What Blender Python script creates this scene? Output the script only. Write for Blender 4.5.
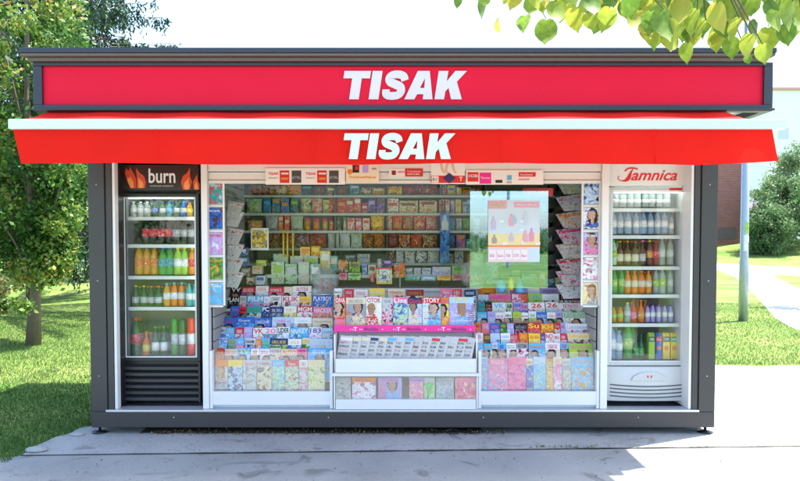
import bpy, math, random
import numpy as np
from mathutils import Vector, Matrix, noise
random.seed(7); RNG = np.random.default_rng(7)
R = math.radians
S = bpy.context.scene
for o in list(bpy.data.objects): bpy.data.objects.remove(o)
COL = S.collection
# ------------------------------------------------------------------ camera
F = 700.0; YC = -5.83; EYE = 1.64; TH = R(2.0)
cam = bpy.data.cameras.new('camera'); camo = bpy.data.objects.new('camera', cam); COL.objects.link(camo)
camo.location = (0, YC, EYE); camo.rotation_euler = (R(90) - TH, 0, 0)
cam.lens = 36 * F / 800; cam.sensor_width = 36; cam.shift_y = 0.03; cam.clip_end = 3000; cam.clip_start = .05
S.camera = camo
# ------------------------------------------------------------------ light
SUN = Vector((0.435, 0.207, 1.0)).normalized()
w = bpy.data.worlds.new('World'); S.world = w; w.use_nodes = True
nt = w.node_tree; nt.nodes.clear()
sk = nt.nodes.new('ShaderNodeTexSky'); sk.sky_type = 'NISHITA'; sk.sun_disc = False
sk.sun_elevation = math.asin(SUN.z); sk.sun_rotation = math.atan2(SUN.x, SUN.y)
sk.air_density = 1.0; sk.dust_density = 1.5; sk.ozone_density = 1.0
bg = nt.nodes.new('ShaderNodeBackground'); bg.inputs[1].default_value = 0.15
wo = nt.nodes.new('ShaderNodeOutputWorld')
nt.links.new(sk.outputs[0], bg.inputs[0]); nt.links.new(bg.outputs[0], wo.inputs[0])
sl = bpy.data.lights.new('sun', 'SUN'); sl.energy = 4.0; sl.angle = R(.5); sl.color = (1, .95, .87)
so = bpy.data.objects.new('sun', sl); COL.objects.link(so); so.rotation_euler = SUN.to_track_quat('Z', 'Y').to_euler()
so.location = (6, 4, 12)
S.view_settings.view_transform = 'Standard'; S.view_settings.look = 'None'
S.view_settings.exposure = 2.15; S.view_settings.gamma = 1; S.view_settings.use_curve_mapping = False
S.render.engine = 'CYCLES'
S.cycles.max_bounces = 10; S.cycles.transparent_max_bounces = 24; S.cycles.diffuse_bounces = 5

def at(px, py, Y):
    """world (x, z) of a photo pixel on the vertical plane at depth Y"""
    u = (px - 400) / F; v = -(py - (240 + F * math.tan(TH))) / F
    dy = math.cos(TH) + v * math.sin(TH); dz = v * math.cos(TH) - math.sin(TH)
    t = (Y - YC) / dy
    return u * t, EYE + dz * t
def gnd(px, py):
    u = (px - 400) / F; v = -(py - (240 + F * math.tan(TH))) / F
    dy = math.cos(TH) + v * math.sin(TH); dz = v * math.cos(TH) - math.sin(TH)
    t = -EYE / dz
    return u * t, YC + dy * t
def X(px, Y, py=240): return at(px, py, Y)[0]
def Z(py, Y, px=400): return at(px, py, Y)[1]

# ------------------------------------------------------------------ materials
PAL = dict(red=(.62,.02,.03), pink=(.75,.16,.32), magenta=(.75,.02,.30), orange=(.75,.20,.02), yellow=(.80,.58,.04),
  green=(.05,.33,.06), lime=(.32,.55,.06), teal=(.03,.30,.33), blue=(.03,.13,.50), sky_blue=(.10,.42,.72), navy=(.02,.03,.14),
  purple=(.12,.04,.28), lilac=(.42,.34,.68), white=(.74,.75,.76), cream=(.70,.60,.42), brown=(.16,.06,.03), black=(.012,.012,.015),
  grey=(.30,.31,.32), silver=(.50,.52,.54), dark_red=(.25,.015,.02), amber=(.65,.30,.03), clear=(.55,.62,.62), dark_green=(.015,.12,.04), pale_blue=(.42,.58,.78), pale_green=(.45,.62,.42))
def word(c): return c.replace('_', ' ')
MC = {}
def new_mat(name):
    m = bpy.data.materials.new(name); m.use_nodes = True
    n = m.node_tree.nodes; return m, n, m.node_tree.links, n['Principled BSDF']
def mat(name, col, rough=.5, metal=0, var=.08, scale=12, bump=0, spec=.5, coord='Object', trans=0, clear=0, weave=0):
    key = ('p', name)
    if key in MC: return MC[key]
    m, n, l, b = new_mat(name)
    b.inputs['Roughness'].default_value = rough; b.inputs['Metallic'].default_value = metal
    b.inputs['Specular IOR Level'].default_value = spec
    tc = n.new('ShaderNodeTexCoord'); nz = n.new('ShaderNodeTexNoise'); nz.inputs['Scale'].default_value = scale
    nz.inputs['Detail'].default_value = 5
    l.new(tc.outputs[coord], nz.inputs['Vector'])
    mx = n.new('ShaderNodeMix'); mx.data_type = 'RGBA'
    mx.inputs[6].default_value = tuple(max(0, c * (1 - var)) for c in col) + (1,)
    mx.inputs[7].default_value = tuple(min(1, c * (1 + var)) for c in col) + (1,)
    l.new(nz.outputs[0], mx.inputs[0]); l.new(mx.outputs[2], b.inputs['Base Color'])
    if bump:
        bp = n.new('ShaderNodeBump'); bp.inputs['Strength'].default_value = bump; bp.inputs['Distance'].default_value = .01
        l.new(nz.outputs[0], bp.inputs['Height']); l.new(bp.outputs[0], b.inputs['Normal'])
    if trans:
        out = n['Material Output']; t = n.new('ShaderNodeBsdfTranslucent'); l.new(mx.outputs[2], t.inputs[0])
        ms = n.new('ShaderNodeMixShader'); ms.inputs[0].default_value = trans
        l.new(b.outputs[0], ms.inputs[1]); l.new(t.outputs[0], ms.inputs[2]); l.new(ms.outputs[0], out.inputs[0])
    if clear:
        out = n['Material Output']; t = n.new('ShaderNodeBsdfTransparent'); t.inputs[0].default_value = tuple(.6 + .4 * c for c in col) + (1,)
        ms = n.new('ShaderNodeMixShader'); ms.inputs[0].default_value = clear
        l.new(b.outputs[0], ms.inputs[1]); l.new(t.outputs[0], ms.inputs[2]); l.new(ms.outputs[0], out.inputs[0])
    if weave:
        t2 = n.new('ShaderNodeBsdfTransparent'); m2 = n.new('ShaderNodeMixShader'); m2.inputs[0].default_value = weave
        l.new(ms.outputs[0], m2.inputs[1]); l.new(t2.outputs[0], m2.inputs[2]); l.new(m2.outputs[0], out.inputs[0])
    MC[key] = m; return m
def pm(c, gloss=.35): return mat('plain ' + c, PAL[c], gloss, var=.06)
def glass(name, refl, tint=(.985, .995, .99), gc=(1,1,1)):
    m, n, l, b = new_mat(name); n.remove(b); out = n['Material Output']
    t = n.new('ShaderNodeBsdfTransparent'); t.inputs[0].default_value = tint + (1,)
    g = n.new('ShaderNodeBsdfGlossy'); g.inputs['Roughness'].default_value = .015; g.inputs[0].default_value = gc + (1,)
    lw = n.new('ShaderNodeLayerWeight'); lw.inputs[0].default_value = .25
    ma = n.new('ShaderNodeMath'); ma.operation = 'MULTIPLY_ADD'; ma.inputs[1].default_value = .6; ma.inputs[2].default_value = refl
    ma.use_clamp = True
    l.new(lw.outputs['Fresnel'], ma.inputs[0])
    ms = n.new('ShaderNodeMixShader'); l.new(ma.outputs[0], ms.inputs[0]); l.new(t.outputs[0], ms.inputs[1]); l.new(g.outputs[0], ms.inputs[2])
    l.new(ms.outputs[0], out.inputs[0]); return m
def emit(name, col, s):
    m, n, l, b = new_mat(name); b.inputs['Base Color'].default_value = (.8, .8, .8, 1)
    b.inputs['Emission Color'].default_value = col + (1,); b.inputs['Emission Strength'].default_value = s; return m
def leaf_mat(name, cols, trans=.35, rough=.5):
    m, n, l, b = new_mat(name); out = n['Material Output']
    a = n.new('ShaderNodeAttribute'); a.attribute_name = 'rnd'
    cr = n.new('ShaderNodeValToRGB'); e = cr.color_ramp.elements
    while len(e) < len(cols): e.new(.5)
    for i, c in enumerate(cols): e[i].position = i / (len(cols) - 1); e[i].color = c + (1,)
    l.new(a.outputs['Fac'], cr.inputs[0]); l.new(cr.outputs[0], b.inputs['Base Color'])
    b.inputs['Roughness'].default_value = rough; b.inputs['Specular IOR Level'].default_value = .3
    t = n.new('ShaderNodeBsdfTranslucent'); l.new(cr.outputs[0], t.inputs[0])
    ms = n.new('ShaderNodeMixShader'); ms.inputs[0].default_value = trans
    l.new(b.outputs[0], ms.inputs[1]); l.new(t.outputs[0], ms.inputs[2]); l.new(ms.outputs[0], out.inputs[0]); return m
def cover(base, c2, c3, bar=None, scale=22, barh=.0, gloss=.3, fig=None):
    """printed cover or pack: blotches like a photograph, small print lines and an optional title band at the top (v above barh)"""
    key = ('c', base, c2, c3, bar, scale, round(barh,3), fig)
    if key in MC: return MC[key]
    m, n, l, b = new_mat('printed ' + base); b.inputs['Roughness'].default_value = gloss; b.inputs['Specular IOR Level'].default_value = .2
    tc = n.new('ShaderNodeTexCoord'); oi = n.new('ShaderNodeObjectInfo'); ad = n.new('ShaderNodeVectorMath'); ad.operation = 'ADD'
    sc = n.new('ShaderNodeVectorMath'); sc.operation = 'SCALE'; sc.inputs[3].default_value = 37
    l.new(oi.outputs['Random'], sc.inputs[0]); l.new(tc.outputs['Object'], ad.inputs[0]); l.new(sc.outputs[0], ad.inputs[1])
    nz = n.new('ShaderNodeTexNoise'); nz.inputs['Scale'].default_value = scale; nz.inputs['Detail'].default_value = 5; nz.inputs['Distortion'].default_value = .8; l.new(ad.outputs[0], nz.inputs['Vector'])
    cr = n.new('ShaderNodeValToRGB'); cr.color_ramp.interpolation = 'LINEAR'; e = cr.color_ramp.elements
    cols = [PAL[c2], PAL[base], PAL[base], PAL[c3], tuple(.5 * x for x in PAL[c2])]; pos = [.33, .43, .50, .58, .66]
    while len(e) < 5: e.new(.5)
    for i in range(5): e[i].position = pos[i]; e[i].color = cols[i] + (1,)
    l.new(nz.outputs[0], cr.inputs[0])
    vo = n.new('ShaderNodeTexNoise'); vo.inputs['Scale'].default_value = scale * 3.3; vo.inputs['Detail'].default_value = 2; l.new(ad.outputs[0], vo.inputs['Vector'])
    mx = n.new('ShaderNodeMix'); mx.data_type = 'RGBA'; mx.blend_type = 'OVERLAY'; mx.inputs[0].default_value = .55
    l.new(cr.outputs[0], mx.inputs[6]); l.new(vo.outputs[0], mx.inputs[7])
    last = mx.outputs[2]
    if fig:
        fh, fs, fx = fig
        def M(op, a, bq=None, cq=None):
            q = n.new('ShaderNodeMath'); q.operation = op
            for i_, v_ in enumerate((a, bq, cq)):
                if v_ is None: continue
                if isinstance(v_, (int, float)): q.inputs[i_].default_value = v_
                else: l.new(v_, q.inputs[i_])
            return q.outputs[0]
        def MIX(f, a, col):
            q = n.new('ShaderNodeMix'); q.data_type = 'RGBA'; l.new(f, q.inputs[0]); l.new(a, q.inputs[6])
            if isinstance(col, tuple): q.inputs[7].default_value = col + (1,)
            else: l.new(col, q.inputs[7])
            return q.outputs[2]
        s3 = n.new('ShaderNodeSeparateXYZ'); l.new(tc.outputs['Object'], s3.inputs[0])
        wn = n.new('ShaderNodeTexNoise'); wn.inputs['Scale'].default_value = 45; l.new(ad.outputs[0], wn.inputs['Vector'])
        wob = M('MULTIPLY_ADD', wn.outputs[0], .03, -.015)
        px_ = M('ADD', s3.outputs['X'], wob); pz_ = M('ADD', s3.outputs['Z'], M('MULTIPLY', wob, -.8))
        # plain backdrop fading downward, loosely covered by the blotches
        back = MIX(M('GREATER_THAN', nz.outputs[0], .50 if fs % 2 else .56), last, PAL[base]); 
        def ell(cx, cz, a, bb): return M('LESS_THAN', M('SQRT', M('ADD', M('POWER', M('DIVIDE', M('SUBTRACT', px_, cx), a), 2.0), M('POWER', M('DIVIDE', M('SUBTRACT', pz_, cz), bb), 2.0))), 1.0)
        rr_ = random.Random(fs*7+3); hz = fh*(.60+.10*rr_.random()); a = .026+.008*rr_.random(); sk_ = [(.62,.36,.25),(.50,.27,.18),(.72,.48,.36)][fs % 3]; hair = [(.05,.02,.01),(.015,.012,.012),(.35,.19,.06)][(fs//2) % 3]
        shade = n.new('ShaderNodeMix'); shade.data_type = 'RGBA'; shade.blend_type = 'MULTIPLY'; shade.inputs[0].default_value = .6; shade.inputs[6].default_value = sk_ + (1,); l.new(vo.outputs[0], shade.inputs[7])
        back = MIX(ell(fx, fh*.12, .062, fh*.36), back, MIX(M('GREATER_THAN', vo.outputs[0], .5), mx.outputs[2], PAL[c3]))
        back = MIX(ell(fx, hz+.006, a*1.35, a*1.7), back, hair); back = MIX(ell(fx*1.1, hz-.03, a*(1.25 if fs % 4 in (1,2) else .5), a*1.5), back, hair)
        back = MIX(ell(fx, hz-.045, a*.5, a*1.1), back, shade.outputs[2]); back = MIX(ell(fx, hz-.002, a*.86, a*1.22), back, shade.outputs[2])
        back = MIX(ell(fx-.009, hz+.003, .005, .0022), back, tuple(.35*x for x in sk_)); back = MIX(ell(fx+.011, hz+.003, .005, .0022), back, tuple(.35*x for x in sk_)); back = MIX(ell(fx+.001, hz-a*.6, .007, .0024), back, tuple(.5*x for x in sk_)); back = MIX(ell(fx-a*.8, hz, a*.35, a*1.2), back, tuple(.6*x for x in sk_))
        # columns of small print
        fr = M('FRACT', M('MULTIPLY', s3.outputs['Z'], 62.0)); ln = M('LESS_THAN', fr, .45)
        side = M('GREATER_THAN', M('MULTIPLY', s3.outputs['X'], -1.0 if fx > 0 else 1.0), .028)
        bn = n.new('ShaderNodeTexNoise'); bn.inputs['Scale'].default_value = 9; l.new(ad.outputs[0], bn.inputs['Vector']); on_ = M('GREATER_THAN', bn.outputs[0], .48)
        wd_ = n.new('ShaderNodeTexNoise'); wd_.inputs['Scale'].default_value = 300; l.new(ad.outputs[0], wd_.inputs['Vector']); wq = M('GREATER_THAN', wd_.outputs[0], .42)
        last = MIX(M('MULTIPLY', M('MULTIPLY', ln, side), M('MULTIPLY', on_, wq)), back, [(.8,.8,.78),(.75,.6,.05),(.03,.03,.03),(.65,.03,.04)][fs % 4])
    if bar:
        sx = n.new('ShaderNodeSeparateXYZ'); l.new(tc.outputs['Object'], sx.inputs[0])
        gt = n.new('ShaderNodeMath'); gt.operation = 'GREATER_THAN'; gt.inputs[1].default_value = barh; l.new(sx.outputs['Z'], gt.inputs[0])
        m2 = n.new('ShaderNodeMix'); m2.data_type = 'RGBA'; l.new(gt.outputs[0], m2.inputs[0]); l.new(last, m2.inputs[6]); m2.inputs[7].default_value = PAL[bar] + (1,)
        last = m2.outputs[2]
    l.new(last, b.inputs['Base Color']); MC[key] = m; return m

# ------------------------------------------------------------------ mesh helpers
class MB:
    def __init__(s): s.v = []; s.f = []; s.mi = []
    def add(s, vs, fs, mi=0):
        k = len(s.v); s.v += [tuple(p) for p in vs]; s.f += [tuple(k + i for i in f) for f in fs]; s.mi += [mi] * len(fs); return s
    def box(s, x0, x1, y0, y1, z0, z1, mi=0):
        x0, x1 = min(x0, x1), max(x0, x1); y0, y1 = min(y0, y1), max(y0, y1); z0, z1 = min(z0, z1), max(z0, z1)
        v = [(x0,y0,z0),(x1,y0,z0),(x1,y1,z0),(x0,y1,z0),(x0,y0,z1),(x1,y0,z1),(x1,y1,z1),(x0,y1,z1)]
        return s.add(v, [(0,3,2,1),(4,5,6,7),(0,1,5,4),(1,2,6,5),(2,3,7,6),(3,0,4,7)], mi)
    def hexa(s, v, mi=0): return s.add(v, [(0,3,2,1),(4,5,6,7),(0,1,5,4),(1,2,6,5),(2,3,7,6),(3,0,4,7)], mi)
    def prism(s, poly, y0, y1, mi=0):
        """poly in x,z; front face at y0"""
        n = len(poly); a = sum(poly[i][0]*poly[(i+1)%n][1]-poly[(i+1)%n][0]*poly[i][1] for i in range(n))
        if a < 0: poly = poly[::-1]
        v = [(x, y0, z) for x, z in poly] + [(x, y1, z) for x, z in poly]
        return s.add(v, [tuple(range(n)), tuple(range(2*n-1, n-1, -1))] + [(i, n+i, n+(i+1)%n, (i+1)%n) for i in range(n)], mi)
    def lathe(s, prof, n=14, c=(0,0,0), mi=0):
        v = []; f = []
        for r, z in prof:
            for i in range(n):
                a = 2*math.pi*i/n; v.append((c[0]+r*math.cos(a), c[1]+r*math.sin(a), c[2]+z))
        for j in range(len(prof)-1):
            for i in range(n): f.append((j*n+i, j*n+(i+1)%n, (j+1)*n+(i+1)%n, (j+1)*n+i))
        f.append(tuple(range(n-1,-1,-1))); f.append(tuple((len(prof)-1)*n+i for i in range(n)))
        return s.add(v, f, mi)
    def tube(s, pts, rad, n=8, mi=0):
        pts = [Vector(p) for p in pts]; k = len(pts)
        if not isinstance(rad, (list, tuple)): rad = [rad]*k
        v = []; f = []
        for j, p in enumerate(pts):
            t = (pts[min(j+1,k-1)] - pts[max(j-1,0)]).normalized()
            a = t.orthogonal().normalized() if j == 0 else (pa - t*pa.dot(t)).normalized()
            pa = a; b = t.cross(a)
            for i in range(n):
                q = 2*math.pi*i/n; v.append(p + (a*math.cos(q)+b*math.sin(q))*rad[j])
        for j in range(k-1):
            for i in range(n): f.append((j*n+i, j*n+(i+1)%n, (j+1)*n+(i+1)%n, (j+1)*n+i))
        f.append(tuple(range(n-1,-1,-1))); f.append(tuple((k-1)*n+i for i in range(n)))
        return s.add(v, f, mi)
    def mesh(s, name, mats, smooth=False):
        me = bpy.data.meshes.new(name); me.from_pydata(s.v, [], s.f)
        for m in (mats if isinstance(mats, (list, tuple)) else [mats]): me.materials.append(m)
        me.polygons.foreach_set('material_index', s.mi)
        if smooth:
            me.polygons.foreach_set('use_smooth', [len(p.vertices) < 5 for p in me.polygons])
        me.update(); return me
    def build(s, name, mats, parent=None, smooth=False, bevel=0):
        return link(name, s.mesh(name, mats, smooth), parent, bevel=bevel)
def link(name, me, parent=None, loc=None, rot=None, bevel=0):
    o = bpy.data.objects.new(name, me); COL.objects.link(o)
    if parent: o.parent = parent
    if loc is not None: o.location = loc
    if rot is not None: o.rotation_euler = rot
    if bevel:
        b = o.modifiers.new('bevel', 'BEVEL'); b.width = bevel; b.segments = 2; b.limit_method = 'ANGLE'
    return o
def tag(o, label, cat, group=None, kind=None):
    if label: o['label'] = label
    if cat: o['category'] = cat
    if group: o['group'] = group
    if kind: o['kind'] = kind
    return o
def struct(o, label=None, kind='structure'): o['kind'] = kind; o['label'] = label or o.name.replace('_', ' '); return o
def empty(name, loc=(0,0,0), rz=0): 
    o = bpy.data.objects.new(name, None); COL.objects.link(o); o.location = loc; o.rotation_euler = (0,0,rz); o.empty_display_size = .1; return o
ORD = ['first','second','third','fourth','fifth','sixth','seventh','eighth','ninth','tenth','eleventh','twelfth','thirteenth','fourteenth','fifteenth','sixteenth','seventeenth','eighteenth','nineteenth','twentieth']
TXT = {}
def text_mesh(s, m, h, width=None, bold=.0, shear=0, depth=.0012):
    """text standing in the x-z plane, centred on x, baseline at z=0, cap height h"""
    key = (s, m.name, round(h,4), width and round(width,4), bold, shear)
    if key in TXT: return TXT[key]
    c = bpy.data.curves.new('t', 'FONT'); c.body = s; c.size = 1; c.offset = bold; c.shear = shear; c.extrude = .01; c.resolution_u = 3
    o = bpy.data.objects.new('t', c); COL.objects.link(o); bpy.context.view_layer.update()
    me = bpy.data.meshes.new_from_object(o.evaluated_get(bpy.context.evaluated_depsgraph_get()))
    bpy.data.objects.remove(o); bpy.data.curves.remove(c)
    co = np.empty(len(me.vertices)*3); me.vertices.foreach_get('co', co); co = co.reshape(-1,3)
    x0, x1 = co[:,0].min(), co[:,0].max(); z0, z1 = co[:,1].min(), co[:,1].max()
    sz = h/(z1-z0) if not s.islower() else h/(z1-z0); sx = (width/(x1-x0)) if width else sz
    out = np.stack([(co[:,0]-(x0+x1)/2)*sx, -co[:,2]/.01*depth, (co[:,1]-z0)*sz], 1)
    me.vertices.foreach_set('co', out.ravel()); me.materials.clear(); me.materials.append(m); me.name = 'lettering'; me.update()
    TXT[key] = me; return me
def glyphs(w, h, n, m, seed):
    """an unreadable headline: strokes like letters"""
    key = ('g', round(w,3), round(h,3), n, m.name, seed)
    if key in TXT: return TXT[key]
    rr = random.Random(seed*31+n); b = MB(); p = w/n; d = .0012; x = -w/2; low = seed % 3 == 1
    while x < w/2-p*.45:
        k = rr.randrange(8); cw = p*rr.choice([.55,.75,.85,.95])*(.4 if k == 7 else 1); t = p*.19; q = min(x+cw, w/2); H = h if (not low or k in (2,7) or x == -w/2) else h*.68
        if k in (0,4):
            c = ((x+q)/2, H/2); N = 10; A = [2*math.pi*i/N for i in range(N+1)]
            for i in range(N):
                if k == 4 and i == 0: continue
                o_ = [(c[0]+(q-x)/2*math.cos(a), c[1]+H/2*math.sin(a)) for a in A[i:i+2]]; n_ = [(c[0]+((q-x)/2-t)*math.cos(a), c[1]+(H/2-t)*math.sin(a)) for a in A[i:i+2]]
                b.prism([o_[0], o_[1], n_[1], n_[0]], -d, 0)
        elif k == 1: b.box(x, x+t, -d, 0, 0, H); b.box(q-t, q, -d, 0, 0, H*.9); b.box(x+t, q-t, -d, 0, H-t*1.1, H-.001)
        elif k == 2: b.box(x, x+t, -d, 0, 0, H); b.box(x+t, q, -d, 0, 0, t)
        elif k == 3: b.prism([(x, 0), (x+t, 0), ((x+q)/2+t*.4, H), ((x+q)/2-t*.6, H)], -d, 0); b.prism([(q-t, 0), (q, 0), ((x+q)/2+t*.6, H), ((x+q)/2-t*.4, H)], -d*1.3, 0)
        elif k == 5: b.box(x, x+t, -d, 0, 0, H); b.prism([(x+t, H*.5), (q-t, 0), (q, 0), (x+t, H*.7)], -d, 0); b.box(x+t, q, -d, 0, H-t, H)
        elif k == 6: b.box(x, q, -d, 0, H-t, H); b.box((x+q)/2-t/2, (x+q)/2+t/2, -d, 0, 0, H-t)
        else: b.box(x, x+t, -d, 0, 0, H)
        x = q+p*.12
    me = b.mesh('lettering', m); TXT[key] = me; return me
def resample(pts, k=6):
    out = []
    for i in range(len(pts)-1):
        p = [Vector(pts[max(i-1,0)]), Vector(pts[i]), Vector(pts[i+1]), Vector(pts[min(i+2,len(pts)-1)])]
        for j in range(k):
            t = j/k; out.append(.5*((2*p[1])+(-p[0]+p[2])*t+(2*p[0]-5*p[1]+4*p[2]-p[3])*t*t+(-p[0]+3*p[1]-3*p[2]+p[3])*t**3))
    out.append(Vector(pts[-1])); return out
def stroke(b, pts, th, y0, y1, fn=lambda p: p):
    q = resample(pts) if len(pts) > 2 else [Vector(p) for p in pts]; L = []; Rr = []
    for i, p in enumerate(q):
        t = (q[min(i+1,len(q)-1)] - q[max(i-1,0)]).normalized(); n = Vector((-t.y, t.x))
        hh = th(i/(len(q)-1))/2 if callable(th) else th/2
        L.append(p+n*hh); Rr.append(p-n*hh)
    for i in range(len(q)-1): b.prism([fn(L[i]), fn(L[i+1]), fn(Rr[i+1]), fn(Rr[i])], y0-.0003*(i % 3), y1)
def leaf_cloud(name, P, size, m, parent=None, droop=0, aspect=.55, rnd=None):
    P = np.asarray(P, float); n = len(P)
    a = RNG.normal(size=(n,3)); 
    if droop: a[:,2] -= droop
    a /= np.linalg.norm(a,axis=1)[:,None]
    b = np.cross(a, RNG.normal(size=(n,3))); b /= np.linalg.norm(b,axis=1)[:,None]
    sz = size*(.6+.8*RNG.random(n))[:,None]
    V = np.stack([P, P+a*sz*.5+b*sz*aspect*.5, P+a*sz, P+a*sz*.5-b*sz*aspect*.5], 1).reshape(-1,3)
    me = bpy.data.meshes.new(name); me.vertices.add(4*n); me.vertices.foreach_set('co', V.ravel())
    me.loops.add(4*n); me.loops.foreach_set('vertex_index', np.arange(4*n, dtype=np.int32))
    me.polygons.add(n); me.polygons.foreach_set('loop_start', np.arange(0,4*n,4,dtype=np.int32)); me.update()
    at_ = me.attributes.new('rnd', 'FLOAT', 'POINT')
    rv = RNG.random(n) if rnd is None else rnd
    at_.data.foreach_set('value', np.repeat(rv,4).astype(np.float32)); me.materials.append(m); me.validate()
    return link(name, me, parent)
def clumps(centers, radii, per, flat=1.0):
    out = []; rn = []
    for c, r in zip(centers, radii):
        d = RNG.normal(size=(per,3)); d /= np.linalg.norm(d,axis=1)[:,None]
        d *= (r*RNG.random(per)**.45)[:,None]; d[:,2] *= flat
        out.append(np.array(c)+d); rn.append(np.clip(RNG.random()*.55 + .45*RNG.random(per), 0, 1))
    return np.concatenate(out), np.concatenate(rn)
def shell(c, r, n, inner=.55):
    d = RNG.normal(size=(n,3)); d /= np.linalg.norm(d,axis=1)[:,None]
    return np.array(c) + d*np.array(r)*(inner+(1-inner)*RNG.random(n)**.6)[:,None]

# ------------------------------------------------------------------ shared materials
DARK = mat('charcoal painted metal', (.036,.034,.035), .42, .0, .08, 3, .0)
RAIL = mat('slate blue painted metal', (.021,.026,.040), .35, .1, .06, 3)
WHITE = mat('white coated aluminium', (.68,.68,.67), .35, .0, .05, 4)
GREYP = mat('grey slat board', (.33,.33,.32), .5, 0, .1, 5)
BLACKP = mat('black plastic', (.012,.012,.014), .35)
STEEL = mat('galvanised steel', (.32,.37,.42), .45, .6, .15, 9)
AWN = mat('red awning fabric', (.86,.020,.014), .8, 0, .10, 2.5, .10, .1, trans=.42)
AWT = mat('red awning top fabric', (.70,.014,.012), .75, 0, .08, 3, .04, .2, trans=.3, weave=.02)
PINKR = mat('red sign sheet', (.64,.006,.036), .45, 0, .05, 2, spec=.15)  # one even pinkish red, with nothing shining behind it
LETW = mat('white sign vinyl', (.61,.645,.665), .4, 0, .02)
GL = glass('clear window glass', .0)
GLL = glass('lower display glass', .055)
GLR = glass('mirrored sliding glass', .22, (.9,.96,.96), (.62,.82,1))
GLF = glass('cooler door glass', .02)
TUBE = emit('lit tube', (.85,1,.93), 3.0)

# ================================================================== GROUND
gr = leaf_mat  # noqa
def ground_mat(name, cols, s1, s2, rough=.95, bump=.3, pos=None):
    m, n, l, b = new_mat(name); b.inputs['Roughness'].default_value = rough; b.inputs['Specular IOR Level'].default_value = .15
    tc = n.new('ShaderNodeTexCoord'); a = n.new('ShaderNodeTexNoise'); a.inputs['Scale'].default_value = s1; a.inputs['Detail'].default_value = 6
    c = n.new('ShaderNodeTexNoise'); c.inputs['Scale'].default_value = s2; c.inputs['Detail'].default_value = 8; c.inputs['Roughness'].default_value = .7
    for q in (a, c): l.new(tc.outputs['Object'], q.inputs['Vector'])
    ad = n.new('ShaderNodeMath'); ad.operation = 'MULTIPLY_ADD'; ad.inputs[1].default_value = .5; l.new(a.outputs[0], ad.inputs[0])
    h = n.new('ShaderNodeMath'); h.operation = 'MULTIPLY'; h.inputs[1].default_value = .5; l.new(c.outputs[0], h.inputs[0]); l.new(h.outputs[0], ad.inputs[2])
    cr = n.new('ShaderNodeValToRGB'); e = cr.color_ramp.elements
    while len(e) < len(cols): e.new(.5)
    for i, q in enumerate(cols): e[i].position = (pos[i] if pos else .36+.28*i/(len(cols)-1)); e[i].color = q + (1,)
    l.new(ad.outputs[0], cr.inputs[0]); l.new(cr.outputs[0], b.inputs['Base Color'])
    if 'asphalt' in name or 'concrete' in name:
        v = n.new('ShaderNodeTexNoise'); v.inputs['Scale'].default_value = 3.2; v.inputs['Detail'].default_value = 4; v.inputs['Distortion'].default_value = 1.5; l.new(tc.outputs['Object'], v.inputs['Vector'])
        q = n.new('ShaderNodeValToRGB'); q.color_ramp.elements[0].position = .60; q.color_ramp.elements[0].color = (1,1,1,1); q.color_ramp.elements[1].position = .72; q.color_ramp.elements[1].color = (.62,.62,.60,1); l.new(v.outputs[0], q.inputs[0])
        mq = n.new('ShaderNodeMix'); mq.data_type = 'RGBA'; mq.blend_type = 'MULTIPLY'; mq.inputs[0].default_value = 1; l.new(cr.outputs[0], mq.inputs[6]); l.new(q.outputs[0], mq.inputs[7]); l.new(mq.outputs[2], b.inputs['Base Color'])
    bp = n.new('ShaderNodeBump'); bp.inputs['Strength'].default_value = bump; bp.inputs['Distance'].default_value = .01
    l.new(c.outputs[0], bp.inputs['Height']); l.new(bp.outputs[0], b.inputs['Normal']); return m
GRASSM = ground_mat('lawn soil and grass', [(.05,.10,.02),(.09,.16,.03),(.16,.22,.05),(.28,.28,.11)], .6, 25)
CONC = ground_mat('pale concrete', [(.235,.245,.235),(.325,.34,.325),(.40,.41,.39)], 1.3, 60, .9, .25)
ASPH = ground_mat('worn grey asphalt', [(.20,.21,.205),(.275,.29,.28),(.345,.355,.34)], 1.1, 120, .9, .4)
PATHM = ground_mat('light gravelled path', [(.36,.35,.33),(.44,.43,.41)], 1.5, 60)
b = MB(); n = 100
def hill(x, y): 
    d = ((x-38)/20)**2 + ((y-64)/8)**2
    return 1.85*math.exp(-d) if y > 44 else 0
xs = np.concatenate([np.linspace(-900,-60,12), np.linspace(-50,60,111), np.linspace(70,900,12)]); ys = np.concatenate([np.linspace(-600,-20,10), np.linspace(-15,95,111), np.linspace(105,1500,14)])
vv = [(x, y, hill(x,y)) for y in ys for x in xs]; nx = len(xs)
b.add(vv, [(j*nx+i, j*nx+i+1, (j+1)*nx+i+1, (j+1)*nx+i) for j in range(len(ys)-1) for i in range(nx-1)])
struct(b.build('ground', GRASSM, smooth=True), 'sunlit lawn reaching to the trees')
def sheet(name, poly, z, m, th=None, label=None):
    b = MB(); k = len(poly); a = sum(poly[i][0]*poly[(i+1)%k][1]-poly[(i+1)%k][0]*poly[i][1] for i in range(k))
    if a < 0: poly = poly[::-1]
    if not th:
        from mathutils.geometry import tessellate_polygon
        tr = tessellate_polygon([[Vector((x,y,0)) for x,y in poly]])
        fs = []
        for q in tr:
            A, B, C_ = (poly[i] for i in q); fs.append(tuple(q) if (B[0]-A[0])*(C_[1]-A[1])-(B[1]-A[1])*(C_[0]-A[0]) > 0 else tuple(q)[::-1])
        b.add([(x,y,z) for x,y in poly], fs)
    elif th:
        b.add([(x,y,z) for x,y in poly]+[(x,y,z-th) for x,y in poly], [tuple(range(k))]+[(i,k+i,k+(i+1)%k,(i+1)%k) for i in range(k)])
    else: b.add([(x,y,z) for x,y in poly], [tuple(range(k))])
    return struct(b.build(name, m), label)
def JF(x): return -.46+.04*x if x < 6 else -.22
rr = random.Random(3)
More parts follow.
